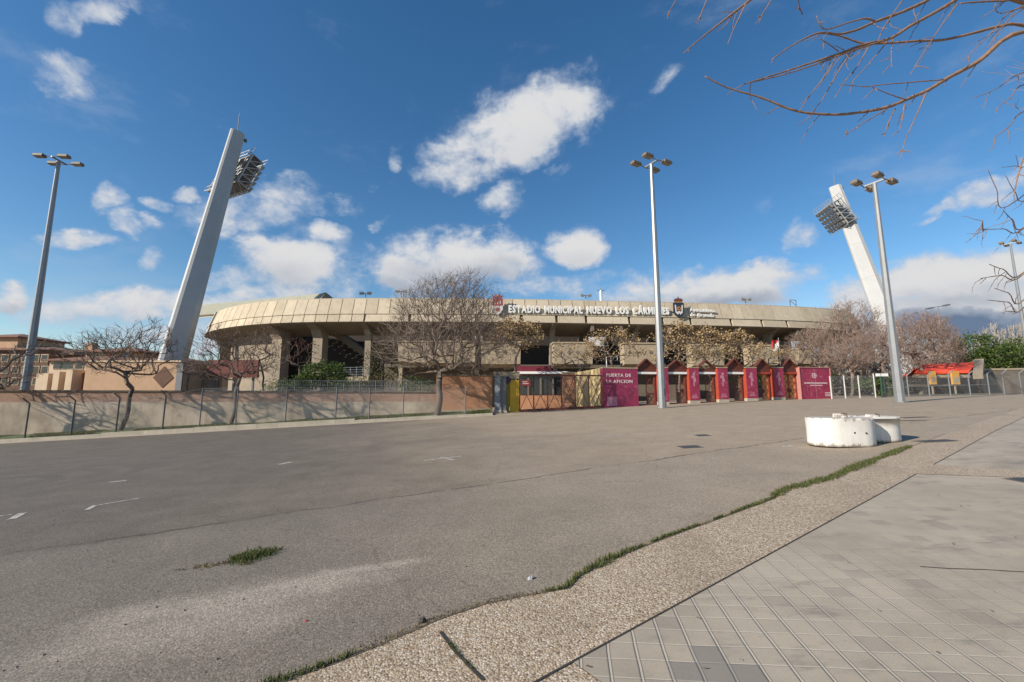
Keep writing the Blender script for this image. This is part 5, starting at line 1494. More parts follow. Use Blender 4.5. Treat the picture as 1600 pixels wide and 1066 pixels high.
# tan house with hip roofs
Y = 58.0
e = empty('tan_house', on(P(140, 590, Y).x, Y), 'tan two storey house with hip roofs behind the low pavilion', 'house')
xa, xb = P(76, 580, Y).x, P(178, 580, Y).x; ze = P(120, 564.5, Y).z; g = gz(xa, Y)
mb = MB(); fb(mb, xa, xb, Y, Y+9, g-1, ze); mb.build('wall', STUCCOL, e)
mb = MB(); hip(mb, xa, xb, Y, Y+9, ze+.2, 1.1); mb.build('roof', TILE, e)
xa2, xb2 = P(131, 560, Y+3).x, P(214, 560, Y+3).x; z2 = P(170, 550.5, Y+3).z
mb = MB(); fb(mb, xa2, xb2, Y+3.2, Y+10, ze-.5, z2); mb.build('upper_wall', STUCCO, e)
rf = MB(); hip(rf, xa2, xb2, Y+3, Y+10, z2+.2, .9, .6); rf = rf.build('roof', TILE, e)
xa3, xb3 = P(150, 560, Y).x, P(283, 560, Y).x
mb = MB(); fb(mb, xb+.05, xb3, Y+1, Y+9, g-1, P(200, 566, Y+1).z); mb.build('side_wall', STUCCO, e)
mb = MB(); hip(mb, xb+.05, xb3, Y+1, Y+9, P(200, 566, Y+1).z+.2, .9); mb.build('roof', TILE, e)
mb = MB(); c = P(149, 545, Y+5); fb(mb, c.x-.45, c.x+.45, Y+4, Y+4.9, z2, z2+1.5); mb.build('chimney', STUCCO, e)
for u in (90, 106, 124, 158): win(e, u, 571, 1.0 if u != 106 else 1.6, .95, Y-.02, GLASS)
for u in (141, 156, 176, 197): win(e, u, 556, .8, .8, Y+3.18, SHUT if u == 176 else GLASS)
# brown apartment block at far left
Y = 64.0
xa, xb = P(-90, 560, Y).x, P(76, 560, Y).x; ze = P(40, 548, Y).z; g = gz(xa, Y)
e = empty('brown_apartment_block', on((xa+xb)/2, Y), 'dark brown apartment block at the far left behind bare twigs', 'building')
mb = MB(); fb(mb, xa, xb, Y, Y+12, g-2, ze); mb.build('wall', BROWNB, e)
mb = MB(); hip(mb, xa, xb, Y, Y+12, ze+.2, 1.2); mb.build('roof', TILE, e)
xa2, xb2 = P(-40, 540, Y+2).x, P(27, 540, Y+2).x; z2 = P(10, 528, Y+2).z
mb = MB(); fb(mb, xa2, xb2, Y+2, Y+9, ze, z2); mb.build('attic_wall', STUCCO, e)
mb = MB(); hip(mb, xa2, xb2, Y+2, Y+9, z2+.2, .9, .6); mb.build('roof', TILE, e)
xa2, xb2 = P(76, 540, Y).x, P(96, 540, Y).x; z2 = P(80, 553, Y).z
mb = MB(); fb(mb, xa2+.05, xb2, Y+2, Y+8, g-2, z2); mb.build('wing_wall', BROWNB, e)
mb = MB(); hip(mb, xa2+.05, xb2, Y+2, Y+8, z2+.2, .8, .5); mb.build('roof', TILE, e)
for u in (8, 24, 40, 56, 70):
    for v in (560, 578, 596): win(e, u, v, .9, 1.0, Y-.02, GLASS)
# red sign board and kiosk left of the end wall
Y = 42.0
xa, xb = P(323, 575, Y).x, P(403, 575, Y).x; za, zb_ = P(350, 590, Y).z, P(350, 562.5, Y).z
e = empty('red_sign_board', on(xa, Y), 'plain dark red board on posts behind the second bare tree', 'sign board')
mb = MB(); fb(mb, xa, xb, Y, Y+.25, za, zb_); mb.build('board', REDS, e)
for x in (xa+.6, (xa+xb)/2, xb-.6):
    mb = MB(); mb.bar((x, Y+.4, gz(x, Y)-.2), (x, Y+.4, zb_-.2), .16); mb.build('post', GALVD, e)
Y = 43.0
xa, xb = P(284, 580, Y).x, P(320, 580, Y).x; g = gz(xa, Y); zt = P(300, 583, Y).z
e = empty('guard_hut', on(xa, Y), 'small flat roofed hut with dark openings left of the red board', 'hut')
mb = MB(); fb(mb, xa, xb, Y+2, Y+2.3, g-.3, zt); mb.build('rear_wall', CONC3, e)
mb = MB(); fb(mb, xa-.3, xb+.3, Y-.2, Y+2.4, zt+.003, zt+.22); mb.build('roof', CREAM, e)
for u, w_ in ((303, .9), (318, .35)):
    mb = MB(); c = P(u, 595, Y); fb(mb, c.x-w_/2, c.x+w_/2, Y, Y+1.9, g-.3, zt); mb.build('pier', CONC2, e)
mb = MB(); c = P(291, 595, Y); fb(mb, c.x-.28, c.x+.28, Y+1.9, Y+1.98, P(291, 598, Y).z, P(291, 590, Y).z); mb.build('yellow_notice', YELL, e)
# ------------------------------------------------------------------ red roofed kiosk on the right
Y = 46.0
a, b, c, d = P(1428, 583.5, Y), P(1514, 581, Y), P(1526, 566, Y+3.2), P(1440, 570, Y+3.2)
e = empty('red_roofed_kiosk', on(a.x, Y), 'kiosk with a bright red sloping roof and concrete gable beyond the right fence', 'kiosk')
mb = MB(); mb.hexa([p+Vector((0, 0, -.14)) for p in (a, b, c, d)], [a, b, c, d]); mb.build('roof', REDROOF, e)
rb = d+Vector((0, 3.4, -1.5)); rb2 = c+Vector((0, 3.4, -1.5))
mb = MB(); mb.hexa([p+Vector((0, 0, -.15)) for p in (d+Vector((0, .005, 0)), c+Vector((0, .005, 0)), rb2, rb)], [d+Vector((0, .005, 0)), c+Vector((0, .005, 0)), rb2, rb]); mb.build('roof', REDROOF, e)
mb = MB(); mb.bar(b+Vector((.35, -.5, -.55)), c+Vector((.35, .0, .15)), .75, .5); mb.bar(c+Vector((.35, .05, .1)), rb2+Vector((.35, .6, -.4)), .75, .5); mb.build('gable', CONC2, e)
mb = MB(); fb(mb, a.x-.1, b.x, Y-.06, Y+.1, a.z-.45, a.z-.15); mb.build('fascia', CREAM, e)
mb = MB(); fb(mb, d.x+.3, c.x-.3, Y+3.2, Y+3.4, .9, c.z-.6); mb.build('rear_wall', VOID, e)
for ua, ub, lab in ((1453.5, 1463, None), (1488, 1499.5, None)):
    xa, xb = P(ua, 590, Y-.6).x, P(ub, 590, Y-.6).x
    mb = MB(); fb(mb, xa, xb, Y-.6, Y-.4, P(1480, 601, Y).z, P(1480, 580.5, Y).z); o = mb.build('orange_panel', mat('orange_panel', (.60, .30, .06), .2, 1.5, .7), e)
    mb = MB(); fb(mb, xa+.12, xb-.12, Y-.615, Y-.601, P(1480, 598, Y).z, P(1480, 590, Y).z); mb.build('worn_patch', CREAM, o)
    mb = MB(); mb.bar(((xa+xb)/2, Y-.38, gz(xa, Y)), ((xa+xb)/2, Y-.38, P(1480, 590, Y).z), .12); mb.build('post', CONC2, e)
mb = MB(); fb(mb, a.x, b.x-.3, Y+.3, Y+1.0, P(1480, 601, Y).z-.1, P(1480, 601, Y).z); mb.build('counter', CONC2, e)
# low walls of the park behind the fence
e = empty('park_wall', on(P(1560, 590, 50).x, 50), 'low concrete park wall right of the red roofed kiosk', 'wall')
a, b = P(1532, 579, 50), P(1640, 577, 50)
mb = MB(); mb.prism([(a.x, 50, 1), (b.x, 50, 1), (b.x, 50, b.z), (a.x, 50, a.z)], (0, .3, 0)); mb.build('wall', CONC3, e)
mb = MB(); mb.prism([(a.x-.05, 49.95, a.z+.003), (b.x, 49.95, b.z+.003), (b.x, 49.95, b.z+.2), (a.x-.05, 49.95, a.z+.2)], (0, .4, 0)); mb.build('coping', CREAM, e)
# ------------------------------------------------------------------ trees
def grow_tree(base, fork, ells, npts, rng, rtrunk, tip=.006, twigs=3, twl=.6, step=.45, jit=.10, flat=0.0, shell=.35):
    """branches colonise the crown volume: each target point joins the nearest branch below it"""
    base, fork = Vector(base), Vector(fork)
    nodes = []; par = []
    nt_ = 6
    for i in range(nt_+1):
        t = i/nt_; p = base.lerp(fork, t)
        w = math.sin(t*3.14)*.12*(fork-base).length*.4
        nodes.append(p+Vector((w*math.sin(t*4), w*.5*math.cos(t*3), 0))); par.append(i-1)
    nodes[0] = base.copy()
    T = []
    for c, r, wgt in ells:
        for _ in range(int(npts*wgt)):
            while True:
                q = Vector((rng.uniform(-1, 1), rng.uniform(-1, 1), rng.uniform(-1, 1)))
                l = q.length
                if l < 1 and (l > shell or rng.random() < .35) and q.z > -.75+.5*rng.random(): break
            T.append(Vector((c[0]+q.x*r[0], c[1]+q.y*r[1], c[2]+q.z*r[2])))
    F_ = nodes[-1]
    T.sort(key=lambda p: (p-F_).length+rng.uniform(-.3, .3))
    dr = [(p-F_).length if i >= nt_ else -1+i*.01 for i, p in enumerate(nodes)]
    for p in T:
        dp = (p-F_).length
        best, bj = 1e9, nt_
        for j in range(nt_-1, len(nodes)):
            q = nodes[j]; dx = q.x-p.x; dy = q.y-p.y; dz = q.z-p.z
            d = dx*dx+dy*dy+dz*dz
            if d < best and (dr[j] < dp*.92): best, bj = d, j
        q = nodes[bj]; L = math.sqrt(best); n = max(1, int(L/step))
        pd = (q-nodes[par[bj]]).normalized() if par[bj] >= 0 else Vector((0, 0, 1))
        prev = bj
        for k in range(1, n+1):
            t = k/n
            x = q.lerp(p, t)+pd*(L*.28*t*(1-t)*1.6)
            if k < n: x = x+Vector((rng.gauss(0, 1), rng.gauss(0, 1), rng.gauss(0, 1)-flat))*jit*min(1, L)*.6
            nodes.append(x); par.append(prev); dr.append((x-F_).length); prev = len(nodes)-1
    N_ = len(nodes)
    ch = [[] for _ in range(N_)]
    for i, p in enumerate(par):
        if p >= 0: ch[p].append(i)
    area = [0.0]*N_; E = 2.35
    for i in range(N_-1, -1, -1):
        a = sum(area[c] for c in ch[i]); area[i] = max(a, tip**E)
    k = rtrunk/(area[0]**(1/E))
    rad = [(a**(1/E)) for a in area]
    rad = [max(tip, r*(k if r > tip*3 else 1+(k-1)*max(0, (r-tip)/(tip*2)))) for r in rad]
    mbT, mbC = MB(), MB()
    tr = list(range(nt_+1))
    mbT.tube([nodes[0]-Vector((0, 0, .3))]+[nodes[i] for i in tr], [rad[0]*1.35]+[rtrunk*(1.12-.22*i/nt_) for i in tr], 9)
    stack = [(nt_, c) for c in ch[nt_]]
    for j in range(nt_):
        for c in ch[j]:
            if c > nt_: stack.append((j, c))
    tips = []
    while stack:
        p0, c = stack.pop()
        path = [p0, c]; cur = c
        while ch[cur]:
            cs = sorted(ch[cur], key=lambda x: -area[x])
            for o in cs[1:]: stack.append((cur, o))
            cur = cs[0]; path.append(cur)
        tips.append(cur)
        rr_ = [rad[i] for i in path]; rr_[0] = min(rad[p0], rad[path[1]]*1.2)
        mbC.tube([nodes[i] for i in path], rr_, 5 if rr_[0] > .03 else 3, cap=False)
    tw = []
    for i in range(nt_+1, N_):
        if rad[i] > .035: continue
        m = twigs if not ch[i] else max(0, twigs-1)
        d0 = (nodes[i]-nodes[par[i]])
        d0 = d0.normalized() if d0.length > 1e-6 else Vector((0, 0, 1))
        for _ in range(m):
            if rng.random() < .2: continue
            d = (d0+Vector((rng.gauss(0, .7), rng.gauss(0, .7), rng.gauss(.12, .55)))).normalized()
            L = twl*rng.uniform(.35, 1.1); p = nodes[i]
            q1 = p+d*L*.5; q2 = q1+(d+Vector((rng.gauss(0, .3), rng.gauss(0, .3), rng.gauss(.1, .3)))).normalized()*L*.5
            mbC.tube([p, q1, q2], [tip*.8, tip*.65, tip*.4], 3, cap=False); tw.append(q2)
            if twl > .45 and rng.random() < .7:
                q3 = q1+(d+Vector((rng.gauss(0, .7), rng.gauss(0, .7), rng.gauss(.1, .6)))).normalized()*L*.45
                mbC.tube([q1, q3], [tip*.6, tip*.4], 3, cap=False); tw.append(q3)
    return mbT, mbC, [nodes[i] for i in tips]+tw
def leaf_clump(mb, c, r, n, size, rng, squash=.8):
    for _ in range(n):
        a = Vector((rng.gauss(0, 1), rng.gauss(0, 1), rng.gauss(0, 1)*squash))*r*.5
        p = c+a; s = size*rng.uniform(.55, 1.25)
        u = Vector((rng.gauss(0, 1), rng.gauss(0, 1), rng.gauss(0, .7))).normalized()
        w = u.cross(Vector((rng.gauss(0, 1), rng.gauss(0, 1), rng.gauss(0, 1)))).normalized()
        mb.add([p-u*s*.5, p+w*s*.32, p+u*s*.5, p-w*s*.32], [(0, 1, 2, 3)])
def bare_tree(name, label, base, fork, ells, npts, seed, rt, tip, twigs, twl, barkm, twigm, group, cat='tree', leaves=None, **kw):
    rng = random.Random(seed)
    mt, mc, tips = grow_tree(base, fork, ells, npts, rng, rt, tip, twigs, twl, **kw)
    e = empty(name, base, label, cat, group)
    mt.build('trunk', barkm, e, smooth=True); mc.build('crown', twigm, e)
    if leaves:
        lm, frac, per, rad, size = leaves; mb = MB()
        for t in tips:
            if rng.random() < frac: leaf_clump(mb, t, rad*rng.uniform(.6, 1.2), max(1, int(per*rng.uniform(.5, 1.4))), size, rng)
        mb.build('foliage', lm, e)
    return e
def ell(u, v, ru, rv, Y, depth=None, w=1.0):
    c = P(u, v, Y); k = (P(u+1, v, Y)-c).length
    return ((c.x, c.y, c.z), (ru*k, (depth or ru*k), rv*k), w)
KB = 'bare winter trees along the left wall'
b = K3(s_px(683, .75), .75, .1); Y = b.y
f = P(687, 592, Y)
bare_tree('bare_tree', 'bare round crowned tree with dense fine twigs in front of the orange brick wall', b, f, [ell(700, 520, 96, 86, Y, 3.6), ell(640, 545, 55, 40, Y, 2.2, .16), ell(755, 560, 50, 42, Y, 2.2, .16), ell(720, 465, 66, 38, Y, 2.4, .15)], 1000, 11, .19, .010, 5, .8, BARK, TWIG, KB)
b = K3(s_px(191, 1.0), 1.0, .12); Y = b.y
bare_tree('bare_tree', 'dark leaning bare tree with a wide flat crown before the tan pavilion', b, P(207, 607, Y), [ell(190, 557, 88, 46, Y, 2.2), ell(235, 530, 35, 30, Y, 1.5, .25), ell(150, 545, 45, 25, Y, 1.5, .2)], 320, 12, .115, .0105, 4, .45, BARKD, TWIGD, KB, step=.3, jit=.16)
b = K3(s_px(362, 1.0), 1.0, .1); Y = b.y
bare_tree('bare_tree', 'dark bare tree standing before the dark red board', b, P(371, 603, Y), [ell(368, 566, 70, 50, Y, 2.0), ell(345, 540, 40, 30, Y, 1.5, .2)], 320, 13, .10, .0105, 4, .48, BARKD, TWIGD, KB, step=.3, jit=.15, leaves=(LEAFR, .05, 4, .14, .07))
b = K3(s_px(-38, 1.2), 1.2, .12); Y = b.y
bare_tree('bare_tree', 'dark bare tree at the left edge behind the nearest lamp post', b, P(-22, 618, Y), [ell(-12, 582, 52, 44, Y, 1.8), ell(60, 545, 40, 20, Y+3, 1.5, .25)], 300, 14, .12, .008, 3, .4, BARKD, TWIGD, KB, step=.4, jit=.16)
Y = 35; b = on(P(292, 600, Y).x, Y)
bare_tree('bare_sapling', 'small bare tree right of the foot of the grey tower', b, P(294, 592, Y), [ell(292, 573, 30, 22, Y, 1.2)], 60, 15, .07, .010, 3, .4, BARKD, TWIGD, None)
# rusty leaved trees in the stadium's left bays
RG = 'rusty leaved trees before the stadium'
for (u, v, ru, rv, Y, sd, lab) in ((468, 556, 34, 30, 40, 21, 'rusty leaved tree before the first dark bay of the stadium'), (412, 535, 26, 34, 43, 22, 'thin rusty leaved tree against the curved end wall of the stadium')):
    b = on(P(u, 600, Y).x, Y)
    bare_tree('rusty_tree', lab, b, P(u, 590, Y), [ell(u, v, ru, rv, Y, 1.6)], 110, sd, .09, .010, 2, .4, BARKD, TWIGD, RG, leaves=(LEAFR, .45, 5, .28, .13))
# tan leaved trees behind the gates
TG = 'dry leaved trees behind the entrance gates'
for (u, v, ru, rv, Y, sd, n, fr, lab) in (
    (806, 527, 42, 26, 33, 31, 120, .8, 'golden dry leaved tree behind the tan lintel of the yellow door'),
    (900, 556, 42, 24, 36, 32, 110, .25, 'thin dry tree in front of the diamond holed parapet above the barred gate'),
    (958, 545, 48, 33, 36.5, 33, 130, .6, 'dry leaved tree behind the lettered gate panel'),
    (1062, 545, 44, 44, 36.5, 34, 150, .7, 'dense dry leaved tree just right of the tall lamp post'),
    (1112, 548, 40, 38, 37.5, 35, 130, .7, 'golden dry leaved tree behind the third turnstile gate'),
    (1156, 550, 36, 34, 38, 36, 120, .7, 'dry leaved tree behind the fourth turnstile gate'),
    (1198, 560, 34, 20, 38.5, 37, 80, .35, 'thin low dry tree behind the half open tan door')):
    b = on(P(u-4, 620, Y).x, Y)
    bare_tree('dry_leaved_tree', lab, b, P(u, v+rv+6, Y), [ell(u, v, ru, rv, Y, ru*Y/670*.8)], n, sd, .10, .010, 2, .4, BARK, TWIG, TG, leaves=(LEAFT, min(1, fr*1.15), 8, .42, .19))
# bare pinkish trees on the right
PG = 'bare pinkish trees right of the stadium'
Y = 50; b = on(P(1310, 620, Y).x, Y)
PT = bare_tree('pinkish_bare_tree', 'tall bare pinkish tree overlapping the right end of the stadium rim', b, P(1312, 590, Y), [ell(1312, 545, 52, 58, Y, 3.4), ell(1335, 500, 35, 34, Y, 2.2, .2)], 620, 41, .2, .015, 5, .9, BARK, TWIGP, PG)
Y2 = 47; b2 = on(P(1440, 620, Y2).x, Y2)
PT2 = bare_tree('pinkish_bare_tree', 'broad bare pinkish tree above the red kiosk roof', b2, P(1440, 580, Y2), [ell(1434, 530, 50, 42, Y2, 3.0)], 580, 42, .2, .015, 5, .85, BARK, TWIGP, PG)
for (src, u, Y, rz, k, lab) in ((PT, 1352, 56, 2.1, 1.08, 'bare pinkish tree beside the foot of the white tower'), (PT2, 1388, 45, 1.2, .82, 'bare pinkish tree behind the lamp post before the white tower'), (PT, 1468, 58, 4.0, .92, 'bare pinkish tree under the small two headed lamp'), (PT2, 1277, 47, 3.3, .80, 'bare pinkish tree just above the end panel of the gates'), (PT2, 1330, 42, 5.0, .66, 'low bare pinkish tree above the short white fence'), (PT2, 1492, 62, .4, .85, 'bare pinkish tree left of the dark green hedge')):
    copy_thing(src, on(P(u, 610, Y).x, Y), rz, k, lab)
# the tangle of far bare scrub closing the view on the right
rng = random.Random(91); mb = MB()
for _ in range(5200):
    u = rng.uniform(1255, 1660); Yk = rng.uniform(64, 90); top = 566-26*mnoise.noise(Vector((u*.018, 0, 5)))-10*mnoise.noise(Vector((u*.06, 3, 5)))
    if u > 1500: top += 8
    p = P(u, rng.uniform(top, 622), Yk); d = Vector((rng.gauss(0, .5), rng.gauss(0, .3), rng.uniform(.3, 1))).normalized(); L = rng.uniform(.8, 2.6)
    q = p+d*L*.55; r2 = q+(d+Vector((rng.gauss(0, .4), 0, .2))).normalized()*L*.45
    mb.tube([p, q, r2], [.05, .035, .012], 3, cap=False)
    for _k in range(2):
        s_ = q+Vector((rng.gauss(0, .6), rng.gauss(0, .4), rng.uniform(.1, .9))); mb.tube([q, s_], [.028, .012], 3, cap=False)
tag(mb.build('far_scrub', TWIGP), 'tangled pinkish brown scrub far beyond the right fence', 'scrub', kind='stuff')
mb = MB()
for _ in range(2600):
    u = rng.uniform(1240, 1680); Yk = rng.uniform(56, 63); p = P(u, rng.uniform(592, 618), Yk)
    leaf_clump(mb, p, .7, 5, .34, rng, .6)
tag(mb.build('low_brush', leafmat('brown_brush', [(0, (.06, .045, .03)), (.5, (.12, .085, .06)), (.8, (.10, .10, .045)), (1, (.19, .14, .095))])), 'low brown and green brush behind the right fence', 'brush', kind='stuff')
# near tree, trunk out of frame on the right
NY = 4.3
def zp(x, y, Y): return P(1030+x/2.807, y/2.807, Y)
TX = Vector((8.8, 4.9))
e = empty('overhanging_tree', on(TX.x, TX.y), 'tree overhanging from the right with long bare drooping brown branches', 'tree')
hub = Vector((8.6, 4.9, 5.6))
mb = MB(); g = gz(*TX)
mb.tube([(TX.x, TX.y, g-.3), (TX.x-.02, TX.y, g+1), (TX.x-.12, TX.y-.03, g+2.4), hub], [.24, .19, .16, .13], 10); mb.build('trunk', BARK, e, smooth=True)
rng = random.Random(3)
_mt, _mc, _tp = grow_tree((TX.x, TX.y, g), tuple(hub), [((hub.x+2.5, hub.y+.1, hub.z+1.3), (2.9, 3.0, 1.7), 1.0)], 420, random.Random(8), .13, .0045, 3, .5, step=.35)
_mc.build('crown', NEARB, e)
def knobs(path, rad, Y, n_tw, twl, mb):
    for _ in range(n_tw):
        i = rng.randrange(len(path)-1); t = rng.random(); p = path[i].lerp(path[i+1], t)
        d = (path[i+1]-path[i]).normalized()
        dv = (-d*.5+Vector((rng.gauss(-.3, .4), rng.gauss(0, .5), rng.gauss(-.75, .45)))).normalized()
        L = twl*rng.uniform(.3, 1.1); pts = [p]; dd = dv
        for k in range(4):
            dd = (dd+Vector((rng.gauss(0, .16), rng.gauss(0, .16), rng.gauss(-.04, .16)))).normalized(); pts.append(pts[-1]+dd*L/4)
        mb.tube(pts, [.0040, .0036, .0032, .0026, .0016], 4, cap=False)
        for q in pts[1:-1]: buds(mb, q, .0055)
def buds(mb, q, r):
    o = Vector((rng.gauss(0, 1), rng.gauss(0, 1), rng.gauss(0, 1))).normalized()*r*.8
    q = q+o; mb.add([q+Vector((r, 0, 0)), q+Vector((-r, 0, 0)), q+Vector((0, r, 0)), q+Vector((0, -r, 0)), q+Vector((0, 0, r*1.5)), q-Vector((0, 0, r*1.5))], [(0, 2, 4), (2, 1, 4), (1, 3, 4), (3, 0, 4), (2, 0, 5), (1, 2, 5), (3, 1, 5), (0, 3, 5)])
def cr(pts, n=5):
    out = []
    for i in range(len(pts)-1):
        p0, p1, p2, p3 = pts[max(i-1, 0)], pts[i], pts[i+1], pts[min(i+2, len(pts)-1)]
        for k in range(n):
            t = k/n; out.append(.5*((2*p1)+(p2-p0)*t+(2*p0-5*p1+4*p2-p3)*t*t+(3*p1-p0-3*p2+p3)*t*t*t))
    return out+[pts[-1]]
def branch(px, Y0, Y1, r0, r1, join=True, tw=6, twl=.35, name='branch'):
    """px runs from the tip inwards (zoomed picture coordinates)"""
    n = len(px); pts = [zp(x, y, Y0+(Y1-Y0)*i/(n-1)) for i, (x, y) in enumerate(px)]
    if join: pts += [pts[-1].lerp(hub, .5)+Vector((0, 0, .12)), hub]
    c = cr(pts); L = len(c); mb = MB()
    rr_ = [r0+(r1-r0)*(i/(L-1))**1.0 for i in range(L)]
    rr_ = [r*(1+.10*math.sin(i*2.7)+rng.uniform(-.06, .10)) for i, r in enumerate(rr_)]
    mb.tube(c, rr_, 7, cap=True)
    for i in range(1, L-1, 2):
        if rr_[i] < .010: buds(mb, c[i], rr_[i]*.9)
    if tw: knobs(c[:int(L*.8)], rr_, Y0, tw, twl, mb)
    return mb.build(name, NEARB, e, smooth=True)
branch([(200, 335), (300, 385), (450, 430), (600, 487), (750, 503), (870, 495), (1000, 470), (1100, 430), (1180, 395), (1270, 340), (1400, 270), (1600, 140)], 4.0, 4.4, .0055, .026, True, 9, .32)
branch([(370, 370), (500, 330), (640, 285), (790, 235), (900, 195), (1010, 170), (1100, 115), (1200, 60), (1300, 0), (1420, -90)], 3.7, 4.3, .0045, .024, True, 14, .42)
branch([(400, 362), (520, 335), (650, 295), (780, 247), (900, 205), (1000, 175)], 3.72, 4.0, .004, .010, False, 5, .3)
branch([(500, 257), (600, 190), (700, 145), (790, 150), (870, 130), (950, 95), (1060, 55), (1180, 0), (1300, -70)], 3.6, 4.2, .0045, .022, True, 8, .32)
branch([(690, 70), (725, 128), (830, 100), (900, 82), (945, 92)], 3.7, 3.9, .004, .009, False, 1, .2)
branch([(712, 146), (800, 160), (890, 190), (1000, 190), (1140, 180), (1250, 175), (1380, 145), (1500, 115), (1600, 112)], 4.1, 4.5, .006, .020, True, 9, .35)
branch([(105, 235), (200, 155), (290, 85), (400, 0), (560, -120), (900, -260)], 3.3, 3.9, .0035, .022, True, 6, .22)
branch([(300, 195), (330, 120), (355, 70), (380, 15)], 3.35, 3.42, .002, .006, False, 1, .1, 'twig')
for px in ([(1060, 695), (1078, 620), (1110, 545), (1140, 480), (1172, 405)], [(985, 600), (1005, 540), (1035, 478)], [(1052, 577), (1066, 520), (1076, 458)], [(810, 600), (850, 570), (920, 525), (1000, 478)], [(620, 480), (660, 420), (715, 350), (780, 248)], [(672, 490), (720, 430), (770, 340), (835, 238)], [(770, 430), (820, 350), (870, 290), (920, 203)], [(790, 370), (900, 380), (1000, 370), (1120, 360), (1245, 350)], [(930, 380), (1000, 410), (1082, 438)], [(1100, 330), (1150, 245), (1200, 170), (1260, 80), (1310, 15)], [(850, 355), (910, 290), (975, 215), (1010, 165)], [(1440, 210), (1490, 140), (1545, 75), (1620, 25)], [(705, 170), (745, 195), (785, 225)], [(610, -5), (615, 30), (628, 62)], [(45, 52), (60, 25), (78, -5)], [(165, 105), (185, 60), (210, -5)], [(420, 110), (455, 60), (495, -5)], [(1020, 295), (1018, 230), (1024, 170)], [(960, 180), (985, 120), (1040, 40), (1075, -10)], [(1330, 270), (1400, 200), (1470, 130), (1530, 60), (1610, 20)], [(1480, -5), (1475, 40), (1500, 58), (1570, 40), (1620, 25)]):
    branch(px, 3.9, 4.1, .0028, .0062, False, 2, .14, 'twig')
branch([(1320, 15), (1420, 8), (1520, 4), (1640, -2)], 3.6, 3.8, .006, .014, True, 3, .3)
branch([(1380, 430), (1480, 390), (1620, 312)], 4.6, 4.9, .003, .010, True, 4, .25)
branch([(1480, 475), (1540, 430), (1620, 365)], 4.4, 4.7, .003, .010, True, 3, .2)
branch([(1465, 610), (1540, 550), (1620, 480)], 4.2, 4.5, .003, .010, True, 2, .2)
branch([(1555, 860), (1572, 780), (1600, 690), (1650, 600)], 4.2, 4.5, .004, .012, True, 2, .15)
def fp(x, y): return ((1480+x/3.44-1030)*2.807, (330+y/3.44)*2.807)
for q in ([(185, 100), (300, 95), (420, 88)], [(300, -5), (350, 45), (425, 80)], [(225, 285), (300, 312), (420, 322)], [(180, 362), (290, 345), (420, 330)], [(215, 478), (330, 490), (425, 505)], [(255, 415), (330, 440), (425, 465)], [(190, 50), (192, 98), (196, 103)]):
    branch([fp(x, y) for x, y in q], 5.6, 5.9, .004, .011, True if q[0][0] != 190 else False, 6, .38)
for q in ([(1440, 740), (1480, 830), (1530, 905)], [(1520, 770), (1560, 840), (1620, 870)], [(1500, 735), (1560, 728), (1640, 715)]):
    branch(q, 5.6, 5.9, .003, .009, True, 3, .3)
# ------------------------------------------------------------------ evergreens
def evergreen(name, label, base, blobs, seed, nclump, per, size, lm, group=None, cat='shrub', cr_=.35):
    rng = random.Random(seed); e = empty(name, base, label, cat, group)
    mb = MB(); tp = Vector(blobs[0][0])
    for (c, r, w) in blobs:
        c = Vector(c)
        mb.tube([Vector(base)-Vector((0, 0, .1)), Vector(base).lerp(c, .55)+Vector((rng.gauss(0, .1), 0, 0)), c+Vector((0, 0, r[2]*.4))], [.12, .08, .03], 6)
    mb.build('trunk', BARKD, e)
    mb = MB()
    for (c, r, w) in blobs:
        for _ in range(int(nclump*w)):
            while True:
                q = Vector((rng.uniform(-1, 1), rng.uniform(-1, 1), rng.uniform(-1, 1)))
                if .45 < q.length < 1: break
            nz = mnoise.noise(q*1.8+Vector((seed, 0, 0)))
            if nz < -.28: continue
            k = 1+.22*nz
            leaf_clump(mb, Vector((c[0]+q.x*r[0]*k, c[1]+q.y*r[1]*k, c[2]+q.z*r[2]*k)), cr_, per, size, rng)
    mb.build('foliage', lm, e)
    return e
Y = 35; evergreen('evergreen_shrub', 'rounded green shrub behind the railing under the dark bays', on(P(508, 610, Y).x, Y), [ell(508, 586, 36, 22, Y, 1.6), ell(480, 596, 20, 14, Y, 1.0, .3)], 51, 620, 9, .16, LEAFG)
Y = 36; evergreen('olive_tree', 'dark olive coloured tree left of the round bare tree', on(P(597, 610, Y).x, Y), [ell(597, 572, 30, 38, Y, 1.5), ell(615, 598, 35, 16, Y, 1.3, .4)], 52, 300, 6, .15, LEAFO, cat='tree')
Y = 33.5
HG = 'clipped dark shrubs behind the railing'
for i, (u, rv, lab) in enumerate(((548, 15, 'low dark shrub right of the rounded green one'), (648, 12, 'low dark shrub behind the trunk side of the round bare tree'), (440, 9, 'low dark shrub below the thin rusty tree'))):
    evergreen('low_shrub', lab, on(P(u, 615, Y).x, Y), [ell(u, 603, 30, rv, Y, 1.0)], 60+i, 150, 6, .14, LEAFG, HG)
Y = 39; evergreen('hedge', 'dark green hedge top showing over the right gates', on(P(1215, 620, Y).x, Y), [ell(1160, 588, 40, 16, Y, 1.0, .6), ell(1215, 588, 45, 17, Y, 1.0, .6), ell(1268, 588, 40, 16, Y, 1.0, .6)], 66, 260, 6, .16, LEAFG, cat='hedge')
Y = 37; evergreen('evergreen_shrub', 'small green shrub behind the white cross box of the green post', on(P(1385, 625, Y).x, Y), [ell(1388, 606, 22, 18, Y, .9), ell(1357, 600, 20, 9, Y, .8, .4)], 67, 200, 6, .15, LEAFG)
Y = 60
EG = 'dark evergreens beyond the kiosk'
